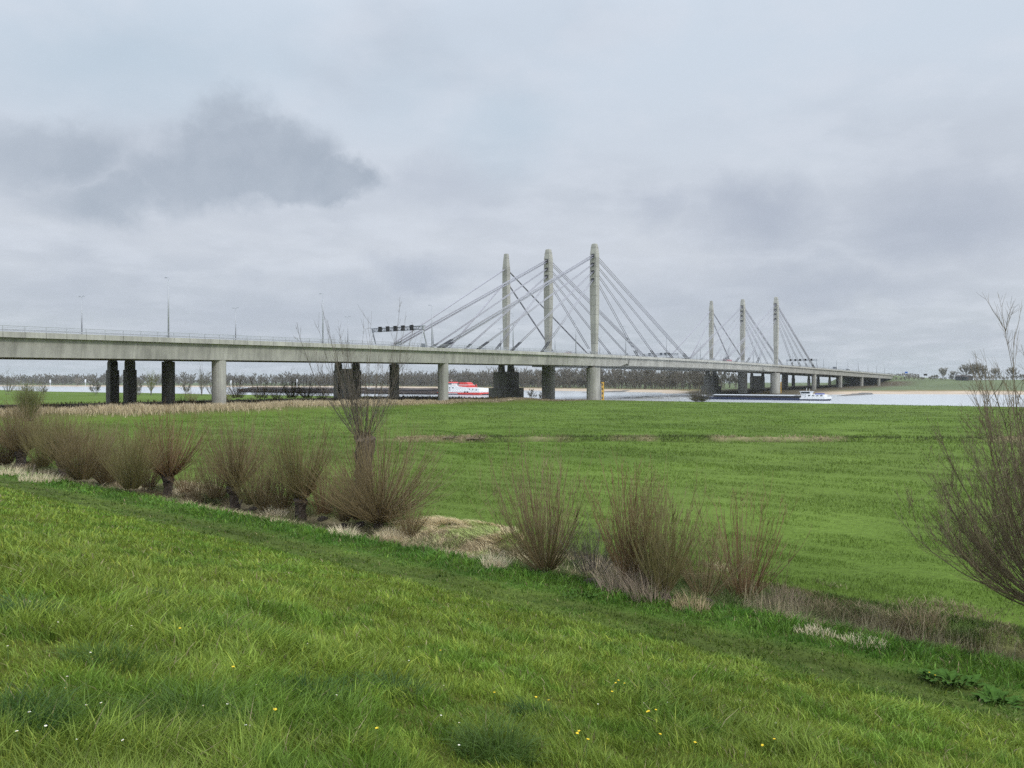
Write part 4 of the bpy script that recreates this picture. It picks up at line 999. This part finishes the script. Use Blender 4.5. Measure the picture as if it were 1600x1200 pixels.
# trees on the far dyke
put(TR, *atD(1473, 1018), 1.12, 'round bare tree standing alone on the far dyke', 'tree')
put(TR, *atD(1489, 1020), .82, 'small bare tree next to the round lone tree on the far dyke', 'tree')
for px, z, sc, lb in ((1510, 1022, 1.4, 'tallest bare tree of the clump beside the dark barns'), (1523, 1025, 1.5, 'broad bare tree of the clump behind the dark barns'), (1534, 1028, 1.3, 'bare tree at the outer edge of the clump by the barns'), (1556, 1024, 1.05, 'bare tree on the far dyke seen through the near willow branches'), (1582, 1024, 1.1, 'bare tree on the far dyke at the photo edge behind the near willow')):
    put(TR, *atD(px, z), sc, lb, 'tree')
TH = tree_proto('dyke_shrub', 108, 'pale_twig', h=6, tw=.10, wide=.6, n1=15, n2=7, n3=6, low=.04, trunk_r=.1)
for i in range(34):
    px = 1402 + i * 6.2 + random.uniform(-2, 2); z = 1018 + random.uniform(-6, 14)
    put(TH, *atD(px, z), random.uniform(.6, 1.25), 'hazy grey-green shrub along the top of the far dyke', 'shrub', 'shrubs along the far dyke')
for i in range(14):
    px = 1375 + i * 4.5; z = 1080 + random.uniform(-20, 60)
    put(TH, *at(px, z), random.uniform(.8, 1.2), 'hazy roadside shrub beside the motorway behind the bridge end', 'shrub', 'roadside shrubs behind the bridge end')

# ------------------------------------------------------------------ small things far away
def barn(px, z, w_, d, h, label):
    x, y = atD(px, 1012); r = empty('barn', (x, y, gz(x, y) - .2), .3); tag(r, label, 'barn')
    mb = MB(); mb.box((0, 0, h / 2), (w_, d, h)); mb.build('wall', M['barn'], r)
    mb = MB(); mb.yprism([(-w_ / 2 - .4, h), (w_ / 2 + .4, h), (0, h + 1.6)], -d / 2 - .3, d / 2 + .3); mb.build('roof', M['roof'], r)
    mb = MB(); mb.box((0, -d / 2 - .03, 1.7), (3, .08, 3.4)); mb.build('door', M['roof'], r)
barn(1499, 930, 5.0, 6, 4.6, 'smaller dark barn on the far dyke beside the tree clump')
barn(1511, 935, 9.0, 7, 4.2, 'wider dark barn on the far dyke in front of the tree clump')
def road_sign(px, z, py, w_, h, mat, label, posts=True):
    x, y = atD(px, 1016); z = y; zc = EYE + (HOR - py) / F * z; g_ = gz(x, y)
    r = empty('road_sign', (x, y, g_), 0.1); tag(r, label, 'road sign')
    mb = MB(); mb.box((0, 0, zc - g_), (w_, .15, h)); mb.build('sign_board', mat, r)
    for sx in (-.3, .3):
        mb = MB(); mb.tube((sx * w_, .15, -.3), (sx * w_, .15, zc - g_ + h / 2), .1, n=6); mb.build('post', M['galv'], r)
road_sign(1416, 1000, 582, 3.6, 2.0, M['signblue'], 'blue motorway sign beyond the far end of the bridge')
road_sign(1446, 985, 585.5, 4.4, 2.2, M['signblack'], 'black road sign on the far dyke, between the blue sign and the round tree')
for px, py, z, lb in ((78.5, 597.5, 1420, 'white river beacon closest to the photo edge, seen under the bridge deck'), (133.5, 597, 1420, 'white river beacon beside the lone round tree'), (464, 596, 830, 'white river beacon on the far beach beside the wide twin pier'), (361, 598, 860, 'white river beacon just beyond the pale round pier')):
    x, y = at(px, z); g_ = max(gz(x, y), .2); zc = EYE + (HOR - py + 3) / F * z
    r = empty('river_beacon', (x, y, g_)); tag(r, lb, 'beacon', 'white river beacons')
    mb = MB(); mb.tube((0, 0, -1), (0, 0, zc - g_), .35, .25, 8); mb.build('beacon_post', M['white'], r)
    mb = MB(); mb.box((0, 0, zc - g_ - 1.2), (1.6 * y / 900, .5, 3.6 * y / 900)); mb.build('day_mark', M['white'], r)
def groyne(u, D0_, D1_, label):
    rg = np.random.default_rng(int(abs(u))); n = 26; R = []
    for k in range(n):
        D = D0_ + (D1_ - D0_) * k / (n - 1); x, y = XY(u + rg.normal(0, .5), D); e = 1.0 + 1.1 * (1 - (1 - k / (n - 1)) ** 2) + rg.normal(0, .12); hw = 2.2 + rg.normal(0, .3)
        ax = np.array([BT[1], -BT[0]])
        R.append([(x + ax[0] * o_, y + ax[1] * o_, z_) for o_, z_ in ((-hw * 2.6, -.5), (-hw, e), (hw, e), (hw * 2.6, -.5))])
    mb = MB(); mb.loft(R); o = mb.build('stone_groyne', M['stone'], None); tag(o, label, 'groyne', 'stone groynes on the far bank')
groyne(-118, 528, 610, 'low dark stone groyne behind the stern of the cargo ship')
groyne(-330, 560, 640, 'low dark stone groyne at the beach between the two groups of pylons')
groyne(-560, 600, 735, 'low dark stone groyne at the beach behind the push boat convoy')

# pale sandy track patch on the near bank
def patch(name, pts, mat, label, e=.03):
    V = []; 
    for px, py in pts: x, y, z = hit(px, py); V.append((x, y))
    V = np.array(V); c = V.mean(0); ring = [c + (V - c) * s for s in (1, .66, .33)]
    P = np.concatenate(ring + [c[None]]); n = len(V); Z = ground(P[:, 0], P[:, 1]) + e
    tr = []
    for k in range(2):
        for i in range(n):
            j = (i + 1) % n; a, b_ = k * n, (k + 1) * n; tr += [(a + i, a + j, b_ + j), (a + i, b_ + j, b_ + i)]
    for i in range(n): tr.append((2 * n + i, 2 * n + (i + 1) % n, 3 * n))
    o = mk(name, np.concatenate([P, Z[:, None]], 1), tris=tr, mat=mat); kind(o, 'structure', label); return o
patch('sand_path', [(783, 626.2), (790, 624.5), (803, 622.8), (812, 622.6), (806, 624.5), (798, 626.5)], M['sandpath'], 'pale sand path by the nearer bridge piers', .12)

# ------------------------------------------------------------------ clumps, tussocks and flowers in the foreground
def clump(name, px, py, rad, h, n, col, label, cat, group, w_=.012, lean=.7, seed=0, mat='dry', droop=False):
    rg = np.random.default_rng(seed + 500); x0, y0, z0 = hit(px, py)
    a = rg.uniform(0, 2 * np.pi, n); rr = rad * np.sqrt(rg.random(n)); bx = np.cos(a) * rr; by = np.sin(a) * rr
    hh = h * rg.uniform(.45, 1.1, n) * (1 - .45 * (rr / rad) ** 2); la = a + rg.normal(0, .9, n); ln = hh * lean * rg.uniform(.1, 1.2, n)
    gzv = ground(x0 + bx, y0 + by) - z0 - .02; yaw = rg.uniform(0, 6.28, n); ww = w_ * rg.uniform(.6, 1.4, n)
    K = 5; f = np.linspace(0, 1, K); V = np.empty((n, K, 2, 3))
    for k in range(K):
        hz = hh * (f[k] if not droop else (1.5 * f[k] - .75 * f[k] ** 2)); o_ = ln * f[k] ** 1.8; wk = ww * (1 - .85 * f[k]) / 2
        for s_, sg in ((0, -1), (1, 1)):
            V[:, k, s_] = np.stack([bx + np.cos(la) * o_ + sg * np.cos(yaw) * wk, by + np.sin(la) * o_ + sg * np.sin(yaw) * wk, gzv + hz], -1)
    i0 = np.arange(n)[:, None, None] * K * 2; kk = np.arange(K - 1)[None, :, None] * 2
    Q = (i0 + kk + np.array([0, 1, 3, 2])[None, None]).reshape(-1, 4)
    cc = np.array(col) * rg.uniform(.65, 1.3, (n, 1)); cc = np.repeat(cc[:, None], K * 2, 1).reshape(-1, 3)
    o = mk(name, V.reshape(-1, 3), quads=Q, mat=M[mat], loc=(x0, y0, z0), col=cc)
    tag(o, label, cat, group); return o
PALE = (.78, .68, .48); TAN = (.44, .35, .21)
G1 = 'dry grass clumps along the ditch'
for i, (px, py, rad, h, n, c, lb) in enumerate([
    (612, 848, .9, .85, 700, PALE, 'widest pale plumed grass clump below the biggest pollard willow'),
    (540, 838, .8, .6, 420, PALE, 'pale dry grass clump just uphill of the brown shrub beside the biggest willow'),
    (428, 811, .75, .9, 420, PALE, 'pale dry grass clump beside the olive pollard stump'),
    (62, 752, 1.3, .9, 420, PALE, 'pale dry tuft in front of the second dark trunk at the far row end'),
    (12, 742, 1.2, .9, 360, PALE, 'pale dry grass clump below the dark trunk at the far end of the row'),
    (774, 887, .55, .7, 330, PALE, 'small pale grass clump at the foot of the rounded willow shrub'),
    (930, 905, .9, 1.1, 320, (.40, .32, .23), 'tan stalks between the rounded shrub and the tall narrow shrub'),
    (968, 925, .8, 1.5, 300, (.42, .34, .26), 'upright pale stalks in front of the tall narrow willow shrub'),
    (1010, 938, .7, 1.3, 260, (.40, .32, .24), 'leaning pale stalks at the foot of the olive shrub'),
    (1080, 952, .6, .6, 260, TAN, 'low tan tangle between the olive shrub and the vase-shaped shrub'),
    (1225, 950, .9, .7, 520, (.30, .23, .17), 'purplish brown dead grass clump beside the vase-shaped shrub'),
    (1280, 968, .9, .6, 420, (.30, .24, .15), 'low brown clump beyond the purplish dead grass'),
    (1275, 990, .6, .25, 300, PALE, 'flattened straw clump at the ditch edge below the tiny sapling'),
    (1350, 1008, .6, .3, 320, PALE, 'flattened straw clump on the green verge by the dark ditch'),
    (1440, 985, .8, .7, 420, (.30, .24, .14), 'bent straw clump hanging over the far side of the dark ditch'),
    (290, 775, .9, 1.2, 320, PALE, 'bleached stalks between the reddish willow and the leaning-trunk willow'),
    (318, 772, .9, 1.4, 320, (.44, .36, .24), 'tall bleached stalks next to the leaning-trunk willow')]):
    clump('dry_grass_clump', px, py, rad, h, n, c, lb, 'grass clump', G1, .024, seed=i)
# matted straw between the willows
x0, y0, _ = hit(700, 838); n = 26000
a = rng.uniform(0, 6.28, n); rr = np.sqrt(rng.random(n)); uu = np.cos(a) * rr * 4.6; vv = np.sin(a) * rr * 2.8
x = x0 + BT[1] * uu + BT[0] * vv; y = y0 - BT[0] * uu + BT[1] * vv
k = rng.random(n) < ss(.25, .5, fbm(x / .9, y / .9, 121)); x, y = x[k], y[k]; n = len(x)
h = rng.uniform(.06, .3, n); sw = 2 * np.pi * fbm(x / 1.2, y / 1.2, 122)
c = (np.array([.74, .62, .38]) * rng.uniform(.6, 1.2, (n, 1))); gk = fbm(x / 1.4, y / 1.4, 123) > .56; c[gk] = c[gk] * np.array([.62, .85, .5])
o = blades('straw_mat', x, y, h, rng.uniform(.015, .035, n), h * rng.uniform(.8, 3.0, n), c, M['dry'], leanang=sw)
kind(o, 'stuff', 'matted pale straw in the gap between the pollards and the shrubs')
# upright dry reeds in the dark end of the ditch
n = 5200
u = rng.uniform(-9, 8, n); qd = rng.uniform(.5, 4.2, n); x, y = XY(u, toe(u) + qd); k = (rng.random(n) < ss(.42, .6, fbm(u / 1.2, qd / 1.0, 124))) & (y > 6); x, y = x[k], y[k]; n = len(x)
h = rng.uniform(.5, 1.35, n); c = np.array([.46, .39, .25]) * rng.uniform(.4, 1.3, (n, 1))
o = blades('ditch_reeds', x, y, h, rng.uniform(.010, .018, n), h * rng.uniform(.02, .35, n), c, M['dry'])
kind(o, 'stuff', 'thin upright dry reeds in the dark end of the ditch')
GR = (.085, .15, .03)
G2 = 'taller grass tussocks on the dyke slope'
for i, (px, py, rad, h, n, c, lb) in enumerate([
    (775, 1190, .28, .42, 650, (.085, .145, .03), 'large dark green grass tussock at the bottom photo edge'),
    (40, 965, .42, .34, 520, (.06, .115, .03), 'dark tussock on the dyke slope closest to the photo side, highest of the tussocks'),
    (345, 990, .25, .24, 320, (.12, .16, .06), 'greyish flattened tussock halfway up the slope'),
    (30, 1140, .26, .36, 420, (.06, .12, .03), 'dark grass tussock in the bottom corner of the slope'),
    (610, 1085, .36, .30, 560, (.066, .125, .03), 'broad dark tussock uphill of the large bottom tussock'),
    (250, 935, .3, .22, 260, (.06, .115, .028), 'small round dark tussock upslope of the greyish one'),
    (180, 1040, .4, .3, 480, GR, 'wide swept green tussock downslope of the highest dark tussock'),
    (490, 1095, .4, .3, 420, (.05, .105, .025), 'deep green weedy tussock between the swept and the broad tussock'),
    (830, 1120, .2, .25, 240, (.055, .11, .026), 'narrow dark tussock above the large bottom tussock'),
    (300, 1130, .35, .36, 520, GR, 'long-bladed tussock leaning over near the bottom of the photo')]):
    clump('grass_tussock', px, py, rad, h, n, c, lb, 'tussock', G2, .0075, 1.1, seed=40 + i, mat='grass', droop=True)
# broad-leaved weeds
def weed(px, py, rad, n, label):
    rg = np.random.default_rng(int(px)); x0, y0, z0 = hit(px, py); mb = MB()
    for i in range(n):
        a = rg.uniform(0, 6.28); r_ = rad * math.sqrt(rg.random()); L = rg.uniform(.14, .3); w_ = L * .24; b_ = np.array([math.cos(a) * r_, math.sin(a) * r_, 0]); b_[2] = gz(x0 + b_[0], y0 + b_[1]) - z0
        d = np.array([math.cos(a + rg.normal(0, .8)), math.sin(a + rg.normal(0, .8)), 0]); p_ = np.array([-d[1], d[0], 0]); e = rg.uniform(.3, .9)
        pts = [b_, b_ + d * L * .4 + p_ * w_ + [0, 0, L * e * .7], b_ + d * L + [0, 0, L * e * .75], b_ + d * L * .4 - p_ * w_ + [0, 0, L * e * .7]]
        mid = b_ + d * L * .45 + [0, 0, L * e * .62]
        mb.add(pts + [mid], [(0, 1, 4), (1, 2, 4), (2, 3, 4), (3, 0, 4)])
    o = mb.build('dock_weed', M['weed'], None, (x0, y0, z0)); tag(o, label, 'weed', 'broad-leaved weeds near the ditch')
weed(1486, 1066, .5, 120, 'large dark broad-leaved weed on the verge beside the dark ditch')
weed(1556, 1100, .35, 90, 'dark broad-leaved weed closest to the photo edge')
weed(915, 932, .6, 45, 'leafy green weed below the rounded willow shrub')
# yellow flowers and daisies
def flower(name, pm, hd, rays, stem, centre):
    r = empty(name, (0, 0, 0))
    mb = MB(); mb.tube((0, 0, -.03), (.01, 0, stem), .003, .0025, 5); mb.build('stem', M['stem'], r)
    mb = MB()
    for i in range(rays):
        a = 6.283 * i / rays; d = np.array([math.cos(a), math.sin(a), 0]); p_ = np.array([-d[1], d[0], 0]); c_ = np.array([.01, 0, stem])
        mb.add([c_, c_ + d * hd * .6 + p_ * hd * .35 + [0, 0, hd * .25], c_ + d * hd + [0, 0, hd * .3], c_ + d * hd * .6 - p_ * hd * .35 + [0, 0, hd * .25]], [(0, 1, 2, 3)])
    mb.build('petals', pm, r)
    mb = MB(); mb.tube((.01, 0, stem - .002), (.01, 0, stem + hd * .35), hd * .4, hd * .25, 8); mb.build('flower_centre', centre, r)
    return r
fy = flower('yellow_flower', M['petal_y'], .014, 9, .2, M['petal_y'])
fw = flower('daisy', M['petal_w'], .008, 12, .13, M['petal_y'])
rg = np.random.default_rng(77)
ylist = [(965, 1083), (969, 1086), (981, 1089), (955, 1101), (835, 1113), (859, 1124), (775, 1111), (733, 980), (688, 1038), (592, 1180), (914, 1175), (914, 1194), (901, 1176), (1012, 1130), (1017, 1136), (1025, 1134), (1023, 1178), (363, 1073), (421, 1146), (282, 1006), (1082, 1191), (1197, 1181), (1212, 1182), (1453, 1060), (1461, 1064)]
for i, (px, py) in enumerate(ylist):
    o = fy if i == 0 else copy_tree(fy); x, y, z = hit(px, py + 6); o.location = (x, y, z); o.rotation_euler = (rg.normal(0, .15), rg.normal(0, .15), rg.uniform(0, 6)); s_ = max(1, math.hypot(x, y) / 12); o.scale = (s_, s_, 1)
    tag(o, 'yellow flower standing in the grass of the dyke slope', 'flower', 'yellow flowers on the dyke slope')
wl = [(rg.uniform(0, 1250), rg.uniform(880, 1195)) for _ in range(90)]
i = 0
for px, py in wl:
    x, y, z = hit(px, py); u_, D_ = UD(x, y)
    if D_ - float(toe(u_)) > -7 or vn(np.array([x / 1.5]), np.array([y / 1.5]), 131)[0] < .42: continue
    o = fw if i == 0 else copy_tree(fw); o.location = (x, y, z); o.rotation_euler = (rg.normal(0, .2), rg.normal(0, .2), 0); i += 1
    tag(o, 'tiny white daisy in the grass of the dyke slope', 'daisy', 'white daisies on the dyke slope')
# driftwood on the drain, a log and a few posts in the ditch
def log(px, py, L, r_, label, yaw):
    x, y, z = hit(px, py); rg = np.random.default_rng(int(px)); P = np.array([[[-L / 2, 0, r_], [-L / 5, .1, r_ * 1.6], [L / 6, -.05, r_ * 1.3], [L / 2, .12, r_ * 2.4]]]); parts = [tubes(P, np.array([[r_, r_ * .95, r_ * .8, r_ * .5]]), 7)]
    B = np.array([[[-L / 6, .08, r_ * 1.5], [0, .2, r_ * 4], [L / 10, .25, r_ * 7]], [[L / 6, 0, r_ * 1.4], [L / 4, -.3, r_ * 3], [L / 3, -.5, r_ * 5]]]); parts.append(tubes(B, np.array([[r_ * .6, r_ * .4, r_ * .2]] * 2), 5))
    V, Q = join(parts); o = mk('fallen_branch', V, quads=Q, mat=M['wood' if px > 800 else 'shoot_dark'], loc=(x, y, z + .05)); o.rotation_euler = (0, 0, yaw); tag(o, label, 'branch')
log(704, 688, 2.2, .14, 'dark fallen branch on the meadow drain, closer to the tall old willow', .1)
log(743, 689, 2.6, .17, 'dark fallen branch on the meadow drain in front of the sand path', -.15)
log(914, 884, 1.1, .04, 'grey broken branch caught among stalks beside the rounded shrub', .0)
log(770, 884, 1.4, .03, 'thin brown branch lying across the straw near the rounded shrub', -.1)
for px, py, h, lb in ((47, 748, 1.0, 'leaning weathered stake beside the pale tuft at the far row end'), (372, 795, .9, 'thin slanting stake at the foot of the leaning-trunk willow')):
    x, y, z = hit(px, py); mb = MB(); mb.tube((0, 0, -.2), (.35, 0, h), .06, .05, 7); o = mb.build('wooden_stake', M['wood'], None, (x, y, z)); tag(o, lb, 'stake')

# ------------------------------------------------------------------ air
mb = MB(); mb.box((0, 1650, 36.5), (12700, 9400, 79)); hz = mb.build('haze', None, None); kind(hz, 'stuff', 'thin pale haze over the river landscape')
m = bpy.data.materials.new('haze_air'); m.use_nodes = True; nt = m.node_tree
for n_ in list(nt.nodes):
    if n_.type == 'BSDF_PRINCIPLED': nt.nodes.remove(n_)
pv = nt.nodes.new('ShaderNodeVolumePrincipled'); pv.inputs['Color'].default_value = (.86, .90, .95, 1); pv.inputs['Density'].default_value = .00006; pv.inputs['Anisotropy'].default_value = .2
nt.links.new(pv.outputs[0], nt.nodes['Material Output'].inputs['Volume']); hz.data.materials.append(m)

# ------------------------------------------------------------------ sky, sun, camera
SUN_EL, SUN_AZ = math.radians(42), math.radians(142)     # azimuth clockwise from the view direction (+y)
w = bpy.data.worlds.new('World'); bpy.context.scene.world = w; w.use_nodes = True; nt = w.node_tree
bg = nt.nodes['Background']; bg.inputs['Strength'].default_value = .1
sky = nd(nt, 'ShaderNodeTexSky', sky_type='NISHITA', sun_disc=False); sky.sun_elevation = SUN_EL; sky.sun_rotation = SUN_AZ; sky.air_density = 1.0; sky.dust_density = 3.0
tc = nd(nt, 'ShaderNodeTexCoord'); L = nt.links.new
def math_(op, a, b_=None, c_=None, clamp=False):
    n = nt.nodes.new('ShaderNodeMath'); n.operation = op; n.use_clamp = clamp
    for i, v in enumerate((a, b_, c_)):
        if v is None: continue
        if isinstance(v, (int, float)): n.inputs[i].default_value = v
        else: L(v, n.inputs[i])
    return n.outputs[0]
def smooth(v, a, b_, lo=0.0, hi=1.0):
    n = nt.nodes.new('ShaderNodeMapRange'); n.interpolation_type = 'SMOOTHSTEP'; L(v, n.inputs[0])
    n.inputs[1].default_value = a; n.inputs[2].default_value = b_; n.inputs[3].default_value = lo; n.inputs[4].default_value = hi; return n.outputs[0]
gen = tc.outputs['Generated']
nw = nd(nt, 'ShaderNodeTexNoise', Scale=5.0, Detail=5.0, Roughness=.55); L(gen, nw.inputs['Vector'])
sub = nd(nt, 'ShaderNodeVectorMath', operation='SUBTRACT'); L(nw.outputs['Color'], sub.inputs[0]); sub.inputs[1].default_value = (.5, .5, .5)
nw2 = nd(nt, 'ShaderNodeTexNoise', Scale=16.0, Detail=5.0, Roughness=.6); L(gen, nw2.inputs['Vector'])
sub2 = nd(nt, 'ShaderNodeVectorMath', operation='SUBTRACT'); L(nw2.outputs['Color'], sub2.inputs[0]); sub2.inputs[1].default_value = (.5, .5, .5)
s1 = nd(nt, 'ShaderNodeVectorMath', operation='MULTIPLY_ADD'); L(sub.outputs[0], s1.inputs[0]); s1.inputs[1].default_value = (.12, .08, .075); L(gen, s1.inputs[2])
s2 = nd(nt, 'ShaderNodeVectorMath', operation='MULTIPLY_ADD'); L(sub2.outputs[0], s2.inputs[0]); s2.inputs[1].default_value = (.075, .04, .065); L(s1.outputs[0], s2.inputs[2])
sx = nd(nt, 'ShaderNodeSeparateXYZ'); L(s2.outputs[0], sx.inputs[0])
sg_ = nd(nt, 'ShaderNodeSeparateXYZ'); L(gen, sg_.inputs[0])
yy = math_('MAXIMUM', sx.outputs[1], .05)
A = math_('DIVIDE', sx.outputs[0], yy); B = math_('DIVIDE', sx.outputs[2], yy)
front = smooth(sg_.outputs[1], .05, .3)
def blob(px, py, rx, ry, soft=.45, amp=1.0):
    a0, b0 = (px - 800) / F, (HOR - py) / F
    dx = math_('DIVIDE', math_('SUBTRACT', A, a0), rx / F); dy = math_('DIVIDE', math_('SUBTRACT', B, b0), ry / F)
    d = math_('SQRT', math_('ADD', math_('MULTIPLY', dx, dx), math_('MULTIPLY', dy, dy)))
    return smooth(d, 1.0 + soft * .5, 1.0 - soft, 0.0, amp)
def union(l):
    o = l[0]
    for q in l[1:]: o = math_('MAXIMUM', o, q)
    return math_('MULTIPLY', o, front)
dark = union([blob(375, 250, 165, 74, .36), blob(500, 285, 112, 38, .34), blob(280, 278, 120, 52, .5, .95), blob(60, 245, 170, 58, .7, .9), blob(165, 312, 150, 40, .7, .9), blob(350, 195, 75, 50, .6, .9)])
soft = union([blob(1180, 345, 120, 60, .9), blob(1480, 340, 190, 90, 1.0, .9), blob(1290, 440, 260, 40, 1.0, .8), blob(645, 435, 80, 36, .9, .9), blob(1040, 330, 60, 30, .9, .6), blob(1100, 470, 300, 60, 1.0, .5), blob(690, 290, 100, 45, 1.0, .5), blob(430, 490, 280, 55, 1.0, .7), blob(120, 455, 160, 50, 1.0, .6)])
blue = union([blob(200, 110, 300, 90, 1.0, .9), blob(790, 200, 90, 90, 1.0, .7), blob(620, 130, 120, 90, 1.0, .4)])
# broad cloud structure on a flat cloud layer
den = math_('ADD', math_('MAXIMUM', sg_.outputs[2], 0.0), .16)
cmb = nd(nt, 'ShaderNodeCombineXYZ'); L(math_('DIVIDE', sg_.outputs[0], den), cmb.inputs[0]); L(math_('DIVIDE', sg_.outputs[1], den), cmb.inputs[1])
nb_ = nd(nt, 'ShaderNodeTexNoise', Scale=1.15, Detail=6.0, Roughness=.52, Distortion=.3); L(cmb.outputs[0], nb_.inputs['Vector'])
nc_ = nd(nt, 'ShaderNodeTexNoise', Scale=3.6, Detail=6.0, Roughness=.56); L(cmb.outputs[0], nc_.inputs['Vector'])
def mixc(f, a, b_):
    n = nt.nodes.new('ShaderNodeMix'); n.data_type = 'RGBA'
    if isinstance(f, (int, float)): n.inputs[0].default_value = f
    else: L(f, n.inputs[0])
    for i, v in ((6, a), (7, b_)):
        if isinstance(v, tuple): n.inputs[i].default_value = v + (1,)
        else: L(v, n.inputs[i])
    return n.outputs[2]
el = sg_.outputs[2]
lowc = (4.35, 4.85, 5.4); midc = (5.45, 5.8, 6.4); topc = (5.5, 6.2, 7.05)
base = mixc(smooth(el, 0.0, .16), lowc, midc); base = mixc(smooth(el, .16, .42), base, topc)
base = mixc(math_('MULTIPLY', smooth(nb_.outputs['Fac'], .42, .68), .62), base, (4.4, 4.8, 5.5))
base = mixc(math_('MULTIPLY', smooth(nc_.outputs['Fac'], .42, .66), .42), base, (6.1, 6.5, 7.2))
base = mixc(math_('MULTIPLY', blue, .6), base, (4.1, 5.1, 6.0))
base = mixc(math_('MULTIPLY', soft, .85), base, (3.75, 4.15, 4.95))
base = mixc(math_('MULTIPLY', dark, smooth(nw2.outputs['Fac'], .3, .7, .98, .72)), base, (3.45, 3.92, 4.6))
zen = smooth(el, .40, .85, 1.0, 2.7)
vs = nd(nt, 'ShaderNodeVectorMath', operation='SCALE'); L(base, vs.inputs[0]); L(zen, vs.inputs['Scale'])
fin = mixc(.93, sky.outputs[0], vs.outputs[0])
L(fin, bg.inputs['Color'])

sl = bpy.data.lights.new('sun', 'SUN'); so = bpy.data.objects.new('sun', sl); C.objects.link(so)
sl.energy = 1.5; sl.angle = math.radians(12); sl.color = (1.0, .95, .88)
from mathutils import Vector
sd = Vector((math.sin(SUN_AZ) * math.cos(SUN_EL), math.cos(SUN_AZ) * math.cos(SUN_EL), math.sin(SUN_EL)))
so.rotation_euler = sd.to_track_quat('Z', 'Y').to_euler(); so.location = (0, 0, 60)

cam = bpy.data.cameras.new('camera'); co = bpy.data.objects.new('camera', cam); C.objects.link(co)
cam.sensor_width = 36; cam.lens = 27.0; cam.clip_start = .1; cam.clip_end = 20000
co.location = (0, 0, EYE); co.rotation_euler = (math.radians(90) - math.atan(3 / F), 0, 0)
sc = bpy.context.scene; sc.camera = co
sc.view_settings.view_transform = 'Standard'; sc.view_settings.look = 'None'; sc.view_settings.exposure = .22; sc.view_settings.gamma = 1
sc.cycles.max_bounces = 6; sc.cycles.diffuse_bounces = 2; sc.cycles.glossy_bounces = 2; sc.cycles.transmission_bounces = 2; sc.cycles.transparent_max_bounces = 4; sc.cycles.volume_bounces = 1
sc.cycles.use_adaptive_sampling = False; sc.cycles.use_denoising = False; sc.cycles.denoiser = 'OPENIMAGEDENOISE'; sc.cycles.denoising_input_passes = 'RGB_ALBEDO_NORMAL'; sc.cycles.denoising_prefilter = 'ACCURATE'
sc.cycles.sample_clamp_indirect = 4
